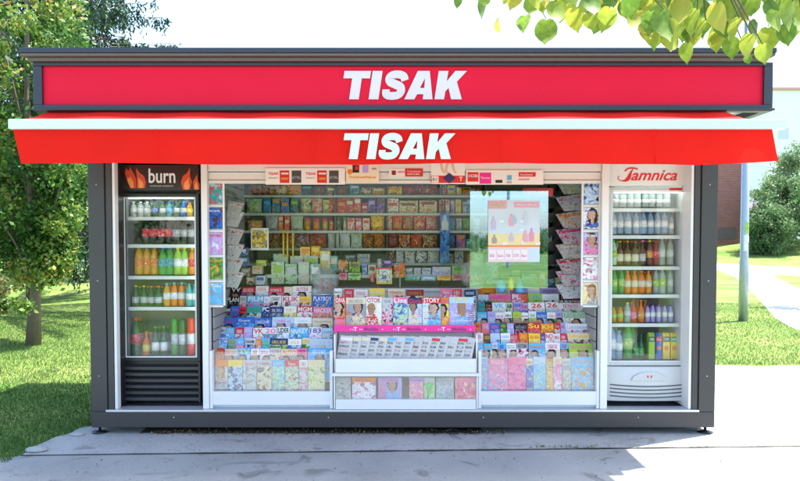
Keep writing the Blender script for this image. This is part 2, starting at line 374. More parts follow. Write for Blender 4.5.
left_edge = [gnd(x, y) for x, y in [(92,427),(80,429),(70,434),(58,438),(50,441),(35,446),(26,452),(20,457)]]
edge = []
for i, p in enumerate(left_edge): edge.append((p[0]+rr.uniform(-.02,.02), p[1]+rr.uniform(-.015,.015)))
right_edge = [(2.5, 3.3)] + [(2.9+.35*i, 3.3-.02*i+rr.uniform(-.05,.05)-.0*i) for i in range(22)]
sheet('pavement', [(-2.5,.25)] + edge[:] + [(-2.88,JF(-2.88)),(6,JF(6)),(40,JF(40)),(40,3.0)] + right_edge[::-1] + [(-2.5,3.3)], .008, CONC, None, 'pale concrete pavement slab under the kiosk')
sheet('road', [(-2.88,JF(-2.88)-.004),(6,JF(6)-.004),(40,JF(40)-.004),(40,-5.6),(-40,-6.4),(-40,-1.5),(-6,-1.2),(-4.6,-.95),(-3.6,-.76),(-3.1,-.66)], .004, ASPH, None, 'grey asphalt footway in front of the kiosk')
# crack and dirt strip along the joint
b = MB(); 
for i in range(148):
    x = -2.88+i*.06; y = JF(x) - .003; wd = .004+.010*abs(noise.noise(Vector((x*2.3,0,0))))*2
    b.add([(x,y-wd,.0125),(x+.06,y-wd*.8,.0125),(x+.06,y+wd*.7,.0125),(x,y+wd,.0125)], [(0,1,2,3)])
struct(b.build('pavement_joint', mat('dirt in joint', (.07,.065,.05), .95, var=.4, scale=40)), 'dirt filled joint across the pavement')
b = MB()
for pts in ([(463,431),(456,437),(452,441),(444,446),(440,451),(430,454)], [(700,453),(716,457),(724,463),(741,466)]):
    g = [gnd(*p) for p in pts]; g = [tuple(q) for q in resample([(x, y) for x, y in g], 5)]
    for i in range(len(g)-1):
        w_ = .0035*(1+.8*noise.noise(Vector((i*.9, 0, 0)))); b.add([(g[i][0], g[i][1]-w_, .0128), (g[i+1][0], g[i+1][1]-w_, .0128), (g[i+1][0]+w_, g[i+1][1]+w_, .0128), (g[i][0]+w_, g[i][1]+w_, .0128)], [(0,1,2,3)])
struct(b.build('pavement_crack', mat('dirt in joint', (0,0,0))), 'irregular dark cracks in the pavement')
P = np.stack([RNG.uniform(-3.2,4.5,420), RNG.uniform(-1.35,.1,420), np.full(420,.0145)], 1)
tag(leaf_cloud('paving_litter', P, .013, leaf_mat('grit', [(.05,.045,.04),(.12,.10,.07),(.35,.34,.30)], .0)), 'scattered grit and crumbs lying on the paving', 'grit', kind='stuff')
# curved path on the right
def gp(l): return [gnd(*p) for p in l]
sheet('path', gp([(640,263),(720,263.5),(770,266),(800,267.5),(840,269),(840,280),(800,276),(780,274.5),(772,276),(800,289),(850,312),(860,360),(815,336),(790,327),(775,318),(762,303),(750,290),(735,277),(720,271),(640,266)]), .006, PATHM, None, 'pale path curving across the lawn on the right')
# dirt under the kiosk
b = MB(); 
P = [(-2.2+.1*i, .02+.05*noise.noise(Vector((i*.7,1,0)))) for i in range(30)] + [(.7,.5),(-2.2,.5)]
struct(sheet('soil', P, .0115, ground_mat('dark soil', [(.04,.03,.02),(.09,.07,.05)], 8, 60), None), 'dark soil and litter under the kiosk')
# grass blades near the camera
BL = leaf_mat('grass blades', [(.03,.09,.02),(.05,.14,.025),(.10,.19,.04),(.26,.27,.10)], .25, .6)
pts = []; M = 170000
gx = RNG.uniform(-8.5, -2.45, M); gy = -1.1 + 11*RNG.random(M)**1.4
ed = sorted([(p[0], p[1]) for p in edge])
lim = np.interp(gx, [e[0] for e in ed], [e[1] for e in ed], left=-.75)
clump = np.array([noise.noise(Vector((x*2.2, y*2.2, 0))) for x, y in zip(gx, gy)])
k = (gy > lim + .02*RNG.random(M)) & ~((gx > -2.68) & (gy < 2.5)) & (clump > -.9)
GA = np.stack([gx[k], gy[k], np.zeros(k.sum())], 1); CL = clump[k]
M = 80000; hx = RNG.uniform(2.75, 12, M); hy = 3.3 + 9*RNG.random(M)**1.3
k = (np.array([noise.noise(Vector((x*1.7, y*1.7, 3))) for x, y in zip(hx, hy)]) > -.9)
pd = []
PB = gp([(772,276),(850,312),(860,360),(815,336),(790,327),(775,318),(762,303),(750,290),(735,277)])
def inside(x, y, P):
    c = False; j = len(P)-1
    for i in range(len(P)):
        if (P[i][1] > y) != (P[j][1] > y) and x < (P[j][0]-P[i][0])*(y-P[i][1])/(P[j][1]-P[i][1])+P[i][0]: c = not c
        j = i
    return c
k &= np.array([not inside(x, y, PB) for x, y in zip(hx, hy)])
GB = np.stack([hx[k], hy[k], np.zeros(k.sum())], 1)
G = np.concatenate([GA, GB]); G[:,2] = 0.0
nG = len(G); a = np.stack([RNG.normal(0,.35,nG), RNG.normal(0,.35,nG), np.ones(nG)], 1)
hgt = (.015+.035*RNG.random(nG))[:,None]; hgt[:len(GA)] *= (.8+1.0*np.clip(CL,0,1))[:,None]
ang = RNG.random(nG)*6.283; bb = np.stack([np.cos(ang), np.sin(ang), 0*ang], 1)*.0042
V = np.stack([G-bb, G+bb, G+a*hgt], 1).reshape(-1,3)
me = bpy.data.meshes.new('grass'); me.vertices.add(3*nG); me.vertices.foreach_set('co', V.ravel()); me.loops.add(3*nG); me.loops.foreach_set('vertex_index', np.arange(3*nG,dtype=np.int32))
me.polygons.add(nG); me.polygons.foreach_set('loop_start', np.arange(0,3*nG,3,dtype=np.int32)); me.update()
at_ = me.attributes.new('rnd','FLOAT','POINT'); at_.data.foreach_set('value', np.repeat(np.clip(RNG.random(nG)*.75 + np.where(np.arange(nG) >= len(GA), .35, np.where(G[:,1] > 2, .22, 0)) + .25*np.array([noise.noise(Vector((q[0]*1.3, q[1]*1.3, 7))) for q in G]), 0, 1),3).astype(np.float32)); me.materials.append(BL); me.validate()  # right blades drier; left ones beyond the kiosk shadow painted paler as sunlit
tag(link('grass', me), 'short green grass growing beside the kiosk and pavement', 'grass', kind='stuff')
# leaf litter under the kiosk front and small stones
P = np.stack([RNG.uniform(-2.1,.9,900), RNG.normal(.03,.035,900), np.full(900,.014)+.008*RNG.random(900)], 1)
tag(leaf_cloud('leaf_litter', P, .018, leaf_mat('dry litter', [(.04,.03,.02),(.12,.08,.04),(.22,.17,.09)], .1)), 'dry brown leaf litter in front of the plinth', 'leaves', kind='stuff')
P = np.stack([RNG.uniform(1.0,1.55,70), JF(1.3)+RNG.normal(.02,.012,70), np.full(70,.014)], 1)
tag(leaf_cloud('joint_weeds', P, .018, BL, droop=-1), 'small green weeds growing in the pavement joint', 'weeds', kind='stuff')
for px, py, s, lb in [(37,452,.055,'larger grey stone on the grass edge left of the kiosk'),(78,436,.04,'small grey stone on the grass edge nearest the kiosk')]:
    b = MB(); x, y = gnd(px, py); prof = [(s*.7,0),(s,.3*s),(s*.85,.7*s),(s*.3,.9*s)]
    b.lathe(prof, 9); b.v = [(v[0]*1.6*(1+.2*noise.noise(Vector(v)*30)), v[1], v[2]*.8) for v in b.v]
    o = b.build('stone', CONC); o.location = (x, y, .004); tag(o, lb, 'stone', 'stones on the grass edge')

# ================================================================== KIOSK
K = empty('kiosk', (0,0,0)); tag(K, 'charcoal newsstand kiosk with red sign band, red awning and glazed shop front', 'kiosk')
XL = X(89.5, 0, 300); XR = X(716.5, 0, 300); DEP = 2.4; PB0 = .065; PT = Z(412, 0); PW = .2
TOP = 2.70
b = MB(); b.box(XL, XR, 0, .14, PB0, PT); b.box(XL, XL+.14, .14, DEP, PB0, PT); b.box(XR-.14, XR, .14, DEP, PB0, PT); b.box(XL+.14, XR-.14, DEP-.14, DEP, PB0, PT)
b.build('plinth', DARK, K, bevel=.004)
b = MB(); b.box(XL+.14, XR-.14, .14, DEP-.14, PT-.05, PT-.012); b.build('floor_panel', mat('grey floor lino', (.22,.25,.30), .4), K)
b = MB(); b.box(X(106,0,410), X(699,0,410), -.006, .14, PT+.001, PT+.018); b.build('sill', mat('brushed aluminium sill', (.62,.64,.66), .3, .5), K, bevel=.002)
for sgn, x in ((1, XL), (-1, XR)):
    b = MB(); b.box(x, x+sgn*.135, 0, .16, PT+.002, TOP); b.box(x+sgn*.139, x+sgn*.19, .012, .16, PT+.002, TOP); b.build('corner_post', DARK, K, bevel=.004)
    b = MB(); b.box(x+sgn*.193, x+sgn*.215, .02, .09 if sgn > 0 else .75, PT+.02, TOP-.06); b.build('jamb_lining', WHITE, K, bevel=.002)
    if sgn > 0: b = MB(); b.box(x+.195, x+.213, .091, .85, PT+.02, TOP-.06); b.build('bay_lining', BLACKP, K)
    b = MB(); b.box(x, x+sgn*.16, DEP-.16, DEP, PT+.002, TOP); b.build('corner_post', DARK, K, bevel=.004)
    b = MB(); b.box(x+sgn*.03, x+sgn*.07, .161, DEP-.161, PT+.002, TOP-.002); b.build('side_wall', DARK, K)
b = MB(); b.box(XL+.16, XR-.16, DEP-.09, DEP-.05, PT, TOP-.002); b.build('back_wall', mat('back wall panel', (.30,.30,.29), .6), K)
b = MB(); b.box(XL+.22, XR-.22, .16, DEP-.1, 2.56, 2.60); b.build('ceiling_panel', WHITE, K)
b = MB(); b.box(XL-.22, XR+.22, -.25, DEP+.25, TOP+.001, 2.76); b.build('soffit', WHITE, K)
for x in (XL+.07, XR-.07):
    for z in (.5, 1.3, 2.1):
        b = MB(); b.lathe([(.007,0),(.006,.003),(.002,.004)], 10); o = b.build('screw', STEEL, K, smooth=True); o.rotation_euler = (R(90),0,0); o.location = (x, -.0002, z)
for x in (-1.9, -.6, .7, 2.0):
    b = MB(); b.lathe([(.007,0),(.006,.003),(.002,.004)], 10); o = b.build('screw', STEEL, K, smooth=True); o.rotation_euler = (R(90),0,0); o.location = (x, -.0002, .15)
# sign band
FY = -.30
FXL, FXR = X(33, FY, 90), X(773, FY, 90); FZ0, FZ1 = Z(111, FY), Z(62, FY); BY = DEP+.3
def ring(b, x0, x1, y0, y1, t, z0, z1):
    b.box(x0, x1, y0, y0+t, z0, z1); b.box(x0, x1, y1-t, y1, z0, z1); b.box(x0, x0+t, y0+t, y1-t, z0, z1); b.box(x1-t, x1, y0+t, y1-t, z0, z1)
zb = Z(104.5, FY); ztp = Z(65.5, FY)
b = MB(); ring(b, FXL, FXR, FY, BY, .07, FZ0, zb); b.box(FXL-.012, FXR+.012, FY-.014, FY-.001, FZ0+.004, FZ0+.022); b.build('sign_rail', RAIL, K, bevel=.004)
b = MB(); ring(b, FXL, FXR, FY, BY, .07, ztp, FZ1); b.build('sign_rail', RAIL, K, bevel=.004)
for x in (FXL, FXR-.07):
    for y in (FY, BY-.07): b = MB(); b.box(x, x+.07, y, y+.07, zb+.0005, ztp-.0005); b.build('sign_stile', RAIL, K, bevel=.004)
b = MB(); ring(b, FXL+.025, FXR-.025, FY+.025, BY-.025, .02, zb+.001, ztp-.001); b.build('sign_panel', PINKR, K)
b = MB(); CT = Z(50.5, FY-.06)
CX0, CX1 = X(20, FY-.07, 52), X(776, FY-.07, 52)
b.box(CX0+.04, CX1-.04, FY-.035, BY+.04, FZ1+.001, FZ1+.03); b.box(CX0, CX1, FY-.07, BY+.07, FZ1+.031, CT-.02)
b.build('cornice', mat('brown grey cornice', (.10,.085,.08), .5), K, bevel=.004)
b = MB(); b.box(CX0-.006, CX1+.006, FY-.078, BY+.078, CT-.019, CT+.02); b.build('roof', RAIL, K, bevel=.004)
# TISAK lettering
def tisak(x0, z0, h, y, parent, fn=None):
    b = MB(); sh = .15
    f = lambda p: (x0+(p[0]+sh*p[1])*h*1.0, z0+p[1]*h)
    def P(pl): b.prism([f(q) for q in pl], y-.012, y)
    P([(0,.74),(.94,.74),(.94,1),(0,1)]); P([(.31,0),(.65,0),(.65,.74),(.31,.74)])
    P([(1.0,0),(1.35,0),(1.35,1),(1.0,1)])
    sp = [(.74,.665),(.68,.80),(.56,.865),(.40,.88),(.25,.84),(.185,.73),(.25,.61),(.42,.53),(.60,.44),(.655,.29),(.58,.16),(.40,.12),(.22,.14),(.14,.22),(.13,.35)]
    stroke(b, [(1.44+p[0]*1.02, p[1]) for p in sp], lambda t: .255+.03*math.sin(t*math.pi), y-.012, y, f)
    P([(2.27,0),(2.62,0),(2.70,.18),(2.85,.18),(2.85,.40),(2.76,.40),(2.89,.74),(2.89,1),(2.60,1)])
    P([(2.85,.18),(2.92,.18),(2.92,0),(3.27,0),(3.02,1),(2.89,1),(2.89,.74),(2.92,.40),(2.85,.40)])
    P([(3.34,0),(3.68,0),(3.68,.28),(3.78,.40),(3.93,0),(4.31,0),(4.04,.62),(4.34,1),(3.93,1),(3.68,.64),(3.68,1),(3.34,1)])
    return b.build('lettering', LETW, parent)
xa, za = at(340.5, 99.5, FY+.025); tisak(xa, za, Z(71, FY)-Z(99.5, FY), FY+.024, K)
# awning
AY = -.76; AXL, AXR = X(11, AY, 122), X(785, AY, 122); ABT, ABB = Z(119.5, AY), Z(129.5, AY)
VB = Z(164.5, AY); AW0 = -.10; AZ0 = Z(110, AW0)+.02
AW = empty('awning', (0, AW0, AZ0)); AW.parent = K
def loc(b): b.v = [(x, y-AW0, z-AZ0) for x, y, z in b.v]; return b
b = MB(); N = 60; M_ = 8; vs = []
for j in range(M_+1):
    for i in range(N+1):
        t = j/M_; x = (AXL+.015)*(1-i/N)+(AXR-.20)*(i/N); y = AW0+(AY+.03-AW0)*t; z = AZ0+(ABT-.01-AZ0)*t - .012*math.sin(math.pi*t)*(1+.5*math.sin(x*9))
        vs.append((x, y, z))
b.add(vs, [(j*(N+1)+i, (j+1)*(N+1)+i, (j+1)*(N+1)+i+1, j*(N+1)+i+1) for j in range(M_) for i in range(N)])
loc(b).build('fabric', AWT, AW, smooth=True)
b = MB(); b.box(AXL-.008, AXR, AY-.03, AY+.03, ABB, ABT); loc(b).build('front_bar', mat('white awning bar', (.56,.575,.58), .3, 0, .02), AW, bevel=.008)
b = MB(); vs = []
vxl0, vxl1 = X(13, AY, 130), X(20, AY, 165); vxr0, vxr1 = X(772, AY, 130), X(776, AY, 160)
for j in range(M_+1):
    t = j/M_
    for i in range(N*2+1):
        s = i/(N*2); x = (vxl0*(1-t)+vxl1*t)*(1-s)+(vxr0*(1-t)+vxr1*t)*s
        wv = .010*math.sin(x*5+1.3+t)+.006*math.sin(x*13.1+2*noise.noise(Vector((x*.8,0,0))))+.012*noise.noise(Vector((x*3,t*2,0)))
        z = ABB+.004+(VB-ABB)*t; e = max(0, (s-.9)/.1)
        z += t*(.006*math.sin(x*2.1)+.022*e); vs.append((x, AY-.002+wv*t*1.3-.025*e*e*t, z))
W2 = N*2+1
b.add(vs, [(j*W2+i, (j+1)*W2+i, (j+1)*W2+i+1, j*W2+i+1) for j in range(M_) for i in range(N*2)])
loc(b).build('valance', AWN, AW, smooth=True)
for j, x in enumerate((-1.75, -.62, .72, 1.82)):
    b = MB(); g = [(x+.002*i, AY-.029, ABB-.002+(VB+.008-ABB)*i/6) for i in range(7)]; b.tube(g, [.003]*7, 5)
    loc(b).build('seam', AWN, AW)
xa, za = at(341, 159, AY-.02); o = tisak(xa, za, (Z(133, AY-.02)-Z(159, AY-.02))*.985, AY-.016, AW)
o.location = (0, -AW0, -AZ0)
b = MB()
for x in (AXL+.25, 0.0, AXR-.35): b.tube([(x, AW0, AZ0-.08), (x, (AW0+AY)/2, AZ0-.22), (x, AY+.04, ABB+.02)], .014)
loc(b).build('folding_arm', WHITE, AW)
b = MB(); b.tube([(AXL+.06, AW0+.02, AZ0-.01), (AXR-.08, AW0+.02, AZ0-.01)], .035, 12); loc(b).build('roller', STEEL, AW)
# feet
for px in (102, 452, 703):
    x = X(px, .1, 434); b = MB(); b.lathe([(.065,0),(.065,.008),(.03,.016),(.012,.02),(.012,.07)], 16); o = b.build('foot', BLACKP, K, smooth=True); o.location = (x, .06, .009)
for px in (102, 703):
    o = link('foot', o.data, K, (X(px, .1, 434), DEP-.1, .009))
# front pillars, partitions, lintel
IXL, IXR = X(211, .12, 300), X(598, .12, 300)
PXL, PXR = X(202, .03, 300), X(608, .03, 300)
for a, c in ((PXL, IXL), (IXR, PXR)):
    b = MB(); b.box(a, c, .03, .13, PT+.019, 2.555); b.build('pillar', WHITE, K, bevel=.003)
for a, s in ((IXL, -1), (IXR, 1)):
    b = MB(); b.box(a+s*.005, a+s*.035, .131, 1.72, PT, 2.555); b.build('partition_wall', GREYP, K)
LZ = Z(184, .14)
b = MB(); b.box(IXL+.002, IXR-.002, .05, .13, LZ+.10, 2.555); b.box(IXL+.002, IXR-.002, .07, .13, LZ+.03, LZ+.094); b.box(IXL+.002, IXR-.002, .06, .13, LZ, LZ+.026)
b.build('lintel', WHITE, K, bevel=.003)
SP = []
# glass panes of the shop front
CXL, CXR = X(334, .09, 350), X(477, .09, 350)
for nm, a, c, z0, z1, y, g in (('window_pane', IXL+.004, CXL-.004, Z(391,.09), Z(352,.09), .088, GLL), ('window_pane', CXR+.004, IXR-.004, Z(391,.09), Z(352,.09), .088, GLL),
        ('window_pane', IXL+.13, CXL-.01, Z(286,.12), LZ, .115, GL), ('window_pane', CXL, CXR-.02, Z(286,.12), LZ, .13-.03, GL)):
    b = MB(); b.box(a, c, y, y+.005, z0, z1); b.build(nm, g, K)
# mirror-like sliding pane on the right
b = MB(); b.box(X(470,.12,240), X(548,.12,240), .118, .123, Z(288,.12), Z(191,.12)); b.build('sliding_pane', GLR, K)

# ------------------------------------------------------------------ slat wall lining, wall inside
for sgn, x in ((1, IXL), (-1, IXR)):
    t = empty('slat_wall', (x+sgn*.004, .14, 0)); tag(t, 'grey slatted board lining the %s inner wall of the shop' % ('left' if sgn > 0 else 'right'), 'slat wall', 'slat walls inside the kiosk')
    z = .35; b = MB()
    while z < 2.5:
        b.box(0, sgn*.016, .005, 1.2, z, z+.098); z += .106
    b.build('slat_board', GREYP, t); bb_ = MB(); bb_.box(-sgn*.0, sgn*.004, .0, 1.205, .34, 2.5); bb_.build('backing', BLACKP, t)

# ================================================================== MAGAZINES
MAGH = .275
def mag(px0, px1, ytop, Y, base, c2, c3, bar, wrd, wc, label, group, cat='magazine', h=MAGH, tilt=18, name='magazine', seed=0, rot=0, big=False, nofig=False):
    """one magazine: thin leaning booklet, origin at its foot, title lettering as a child"""
    x0, z1 = at(px0, ytop, Y); x1, _ = at(px1, ytop, Y); wd = max(.03, (x1-x0)-.004)
    tl = R(tilt); dz = h*math.cos(tl); dy = h*math.sin(tl); s = h/MAGH
    mm = cover(base, c2, c3, bar, 26, round(h-.056*s,3), fig=None if (seed*7 % 5 == 2 or nofig or (not big and seed % 3 != 0)) else (round(h,3), seed % 24, [.0,.015,-.015,.02,-.022][seed % 5]))
    b = MB(); b.box(-wd/2, wd/2, 0, .004, 0, h, 0)
    pg = mat('paper edge', (.7,.69,.66), .8)
    b.box(-wd/2+.001, wd/2-.001, .0041, .009, .001, h-.001, 1)
    o = b.build(name, [mm, pg]); o.location = ((x0+x1)/2, Y-dy, z1-dz); o.rotation_euler = (-tl, rot, 0)
    tag(o, label, cat, group)
    if wrd is not None:
        wm = pm(wc)
        if wrd: me = text_mesh(wrd, wm, .043*s, min(wd*.88, .036*len(wrd)*1.3*s), .02)
        else: me = glyphs(wd*(.62+.06*(seed % 5)), (.024+.004*(seed % 4))*s, 5+seed % 5, wm, seed % 29)
        k = link('title', me, o, (0, -.0012, h-(.052 if wrd else .044+.002*(seed % 4))*s))
    if big:
        link('caption', glyphs(wd*.8, .012, 9, pm(['yellow','white','red'][seed % 3]), seed % 7), o, (0, -.0022, .03+.02*(seed % 3))); link('caption', glyphs(wd*.4, .014, 5, pm(['white','yellow'][seed % 2]), seed % 5), o, (-wd*.24, -.0022, h*.36))
    return o
def rack_rows(rows, side, xr_front, rackname, y_near=.235, dY=.08):
    n = len(rows)
    for r, (ytop, x0, items) in enumerate(rows):
        Y = y_near + (n-1-r)*dY; x = x0
        rown = ['top','second','third','fourth','fifth','sixth','lowest'][r]
        for i, it in enumerate(items):
            x1, base, c2, c3, bar, wrd, wc = it
            lab = '%s magazine with %s title, %s from left in %s row of %s rack' % (word(bar or base), word(wc), ORD[i], rown, side)
            mag(x, x1, ytop + .6*math.sin(i*2.3+r), Y+.002*(i%3), base, c2, c3, bar, wrd, wc, lab, 'magazines in the rows of the %s rack' % side, seed=r*11+i*3, tilt=18+random.uniform(-1.5,1.5), rot=random.uniform(-.012,.012))
            x = x1
LEFT = [
 (286.5, 231, [(242,'black','teal','orange','black','VV','white'),(256,'blue','pink','white','red','','white'),(269,'white','orange','pale_blue','white','','orange'),(284,'pink','sky_blue','orange','red','','white'),(293,'cream','green','pink','cream','','white'),(312,'white','pink','grey','white','','red')]),
 (296, 226, [(240,'black','grey','black','black','PLAN','white'),(247,'silver','grey','pink','silver','','grey'),(264,'sky_blue','brown','pink','sky_blue','FILM','white'),(270,'lilac','pink','white','white','','lilac'),(282,'white','black','brown','white','','black'),(300,'white','pink','brown','white','KLIK','red'),(312,'cream','pink','brown','yellow','','pink'),(333,'blue','sky_blue','cream','blue','PLAYBOY','white')]),
 (306.5, 222, [(231,'black','dark_green','grey','black','Digi','white'),(240,'blue','black','red','blue','','pink'),(247,'black','red','grey','red','','black'),(262,'sky_blue','black','cream','teal','','green'),(270,'navy','white','blue','navy','PC','white'),(284,'grey','teal','navy','navy','','white'),(297,'yellow','grey','white','white','','yellow'),(313,'white','green','pink','red','MGM','white'),(333,'pink','grey','yellow','pink','HACKER','white')]),
 (317.5, 219, [(236,'blue','pale_blue','grey','blue','','red'),(255,'blue','pale_blue','sky_blue','blue','','white'),(272,'blue','lilac','brown','blue','','white'),(294,'pale_blue','white','pink','pale_blue','','pink'),(312,'pale_blue','white','pink','white','','pale_blue'),(333,'cream','brown','pink','cream','','grey')]),
 (327.5, 218.5, [(226,'blue','grey','pale_blue','silver','','black'),(235,'sky_blue','white','pale_blue','sky_blue','','white'),(244,'pale_blue','grey','pink','red','','white'),(253,'lilac','pale_blue','pink','lilac','','white'),(264,'white','red','green','white','VK','red'),(277,'teal','white','pink','white','20','pink'),(290,'white','grey','pale_blue','white','LIDER','black'),(298,'sky_blue','white','navy','sky_blue','NN','white'),(309,'sky_blue','green','white','sky_blue','KEY','white'),(322,'white','purple','lilac','white','183','purple'),(333,'pale_blue','yellow','blue','pale_blue','','grey')]),
 (338.5, 217, [(228,'sky_blue','pale_blue','white','pale_blue','TEC','blue'),(236,'green','pale_blue','grey','grey','','lime'),(245,'pink','sky_blue','white','sky_blue','','white'),(256,'grey','black','pale_blue','silver','','black'),(262,'orange','sky_blue','white','orange','','white'),(270,'sky_blue','lime','green','sky_blue','','lime'),(288,'lime','yellow','navy','navy','','yellow'),(302,'blue','yellow','white','white','','yellow'),(310,'green','cream','black','cream','','yellow'),(333,'pale_blue','white','cream','pale_blue','','cream')]),
 (348.5, 215, [(225,'orange','cream','grey','red','','yellow'),(238,'grey','cream','pink','cream','','magenta'),(251,'sky_blue','orange','pale_blue','sky_blue','TV','yellow'),(260,'pink','cream','orange','white','','orange'),(270,'white','red','grey','white','','red'),(281,'cream','teal','orange','silver','','orange'),(297,'grey','orange','black','cream','AUTO','orange'),(308,'pink','white','grey','pink','','red'),(332,'sky_blue','pale_blue','sky_blue','sky_blue','','white')]),
]
RIGHT = [
 (287.5, 478, [(496,'orange','cream','pink','orange','','yellow'),(510,'pale_blue','grey','lime','white','','grey'),(528,'lilac','pale_blue','pink','lilac','','pink'),(540,'cream','lime','pink','white','','white'),(560,'lilac','white','purple','lilac','','purple'),(571,'white','brown','red','white','','red')]),
 (294, 478, [(489,'pale_blue','grey','black','pale_blue','','white'),(511,'pink','magenta','lime','pink','','magenta'),(521,'pink','orange','white','pink','PL','white'),(528,'orange','white','red','orange','US','red'),(542,'lime','brown','sky_blue','lime','','sky_blue'),(559,'white','blue','brown','white','','pale_blue'),(581,'white','black','pink','black','','pink')]),
 (302.5, 478, [(485,'teal','sky_blue','grey','teal','','green'),(492,'brown','cream','pink','black','','orange'),(506,'white','pink','cream','white','VK','sky_blue'),(513,'cream','lime','black','pale_green','','black'),(521,'lilac','blue','pink','lilac','','blue'),(528,'lilac','blue','purple','lilac','be','red'),(545,'white','green','pink','white','26','red'),(558,'pale_blue','white','cream','white','26','red'),(583,'white','pink','green','white','','magenta')]),
 (312, 477, [(487,'pale_blue','sky_blue','cream','sky_blue','','white'),(495,'lilac','cream','pale_blue','lilac','','lilac'),(504,'pink','white','red','white','','pink'),(512,'grey','black','lime','white','','black'),(521,'orange','lime','green','lime','','orange'),(528,'cream','green','lime','white','','red'),(536,'lime','grey','orange','white','','green'),(547,'sky_blue','white','cream','blue','','white'),(556,'green','black','pink','white','','orange'),(562,'lilac','purple','white','lilac','','purple'),(585,'white','teal','grey','pale_green','KATALOG','grey')]),
 (323, 475, [(481,'orange','pink','white','orange','','red'),(489,'pink','white','orange','pink','','white'),(500,'lilac','blue','brown','blue','','pink'),(507,'green','yellow','black','dark_green','','yellow'),(514,'pale_blue','lilac','white','lilac','','white'),(527,'black','lilac','pink','black','','grey'),(540,'red','yellow','pink','red','Su','yellow'),(554,'orange','yellow','red','orange','KH','yellow'),(560,'white','red','green','red','','white'),(565,'lilac','white','pink','lilac','','pink'),(589,'white','lilac','red','white','','lilac')]),
 (333.5, 475, [(483,'white','pink','cream','white','','pink'),(490,'brown','amber','black','brown','','yellow'),(500,'pale_blue','grey','sky_blue','pale_blue','','white'),(510,'pale_green','white','pale_blue','white','','pale_blue'),(519,'pink','cream','red','red','','white'),(528,'orange','yellow','red','orange','','yellow'),(540,'yellow','lilac','white','yellow','','orange'),(545,'lilac','purple','white','purple','','white'),(553,'white','pink','orange','white','NO','red'),(560,'white','pink','grey','white','','red'),(567,'pink','red','white','red','','white'),(590,'cream','pink','black','cream','bingo!','yellow')]),
 (343, 474, [(483,'sky_blue','white','orange','sky_blue','','white'),(492,'pale_green','lime','pink','sky_blue','','yellow'),(498,'orange','pink','red','pale_blue','','orange'),(506,'sky_blue','cream','blue','sky_blue','','blue'),(516,'white','grey','pink','white','','grey'),(528,'white','black','pink','grey','','black'),(545,'sky_blue','orange','white','sky_blue','','orange'),(560,'cream','pink','green','white','','pink'),(568,'blue','yellow','red','sky_blue','','red'),(592,'lime','pale_green','orange','lime','','pink')]),
]
rack_rows(LEFT, 'left', 333, 'l'); rack_rows(RIGHT, 'right', 598, 'r')
# bottom rows behind the lower glass
LB = [(228,'pale_blue','orange','grey','orange',None,'white'),(243,'pale_blue','grey','navy','yellow','','yellow'),(257,'silver','cream','grey','silver','','pink'),(272,'cream','silver','brown','silver','','red'),(285,'pale_green','silver','sky_blue','sky_blue','','white'),(299,'pale_green','red','grey','red','','white'),(308,'silver','cream','pink','white','','red'),(325,'cream','grey','lime','cream','','yellow')]
LB = [(213,)+LB[0]] + [(LB[i-1][0],)+LB[i] for i in range(1,len(LB))]
RB = [(481,488,'sky_blue','cream','pink','pale_blue','','sky_blue'),(488,508,'pink','pale_blue','lilac','pink','','white'),(508,526,'pink','lilac','magenta','pink','','pink'),(526,533,'blue','brown','cream','cream','','orange'),(533,546,'sky_blue','cream','pale_green','pale_blue','','white'),(546,553,'amber','yellow','cream','amber','','white'),(553,562,'pink','pale_blue','white','cream','','pink'),(562,571,'grey','silver','cream','silver','','grey'),(571,594,'sky_blue','yellow','orange','sky_blue','','orange')]
for side, L in (('left', LB), ('right', RB)):
    for i, (x0, x1, base, c2, c3, bar, wrd, wc) in enumerate(L):
        mag(x0, x1, 360 if side == 'left' else 357+1.5*(i % 2), .132, base, c2, c3, bar, wrd, wc, '%s magazine with %s title, %s from left, behind glass below %s rack' % (word(bar), word(wc), ORD[i], side), 'magazines behind the lower glass of the %s rack' % side, tilt=4, h=.27 if side == 'left' else .285, seed=5+i, big=(i % 2 == 0 and side == 'left'), nofig=(i % 3 != 0))
# rack bodies
def rack(side, xa, xb):
    t = empty('magazine_rack', ((xa+xb)/2, .1, PT+.02)); tag(t, 'white stepped magazine rack with a glass front on the %s of the counter' % side, 'rack', 'magazine racks')
    ox, oy, oz = t.location
    def L(b): b.v = [(x-ox, y-oy, z-oz) for x, y, z in b.v]; return b
    b = MB(); b.box(xa+.004, xb-.004, .045, .085, Z(405,.05), Z(391.5,.05)); L(b).build('front_panel', WHITE, t, bevel=.003)
    b = MB(); b.box(xa+.004, xb-.004, .075, .1, PT+.02, Z(405.5,.05)); L(b).build('kick_plate', mat('pale blue grey panel', (.45,.52,.58), .4), t)
    b = MB(); b.box(xa+.012, xb-.012, .100, .86, Z(391.5,.05)-.03, Z(391.5,.05)-.012); L(b).build('bottom_shelf', WHITE, t)
    for x in (xa+.003, xb-.028):
        b = MB(); b.box(x, x+.025, .04, .115, Z(405,.05)+.001 if 0 else PT+.02, Z(350,.09)); L(b).build('post', WHITE, t, bevel=.002)
    n = 7
    b = MB()
    for r in range(n):
        Y = .235+r*.08; zt = Z([348.5,338.5,327.5,317.5,306.5,296,286.5][r], Y)-MAGH*.95
        b.box(xa+.02, xb-.02, Y-.08, Y+.035, zt-.012, zt-.004); b.box(xa+.02, xb-.02, Y+.030, Y+.035, zt-.003, zt+MAGH*.85)
    L(b).build('step', WHITE, t)
rack('left', IXL, CXL-.004); rack('right', CXR+.004, IXR)

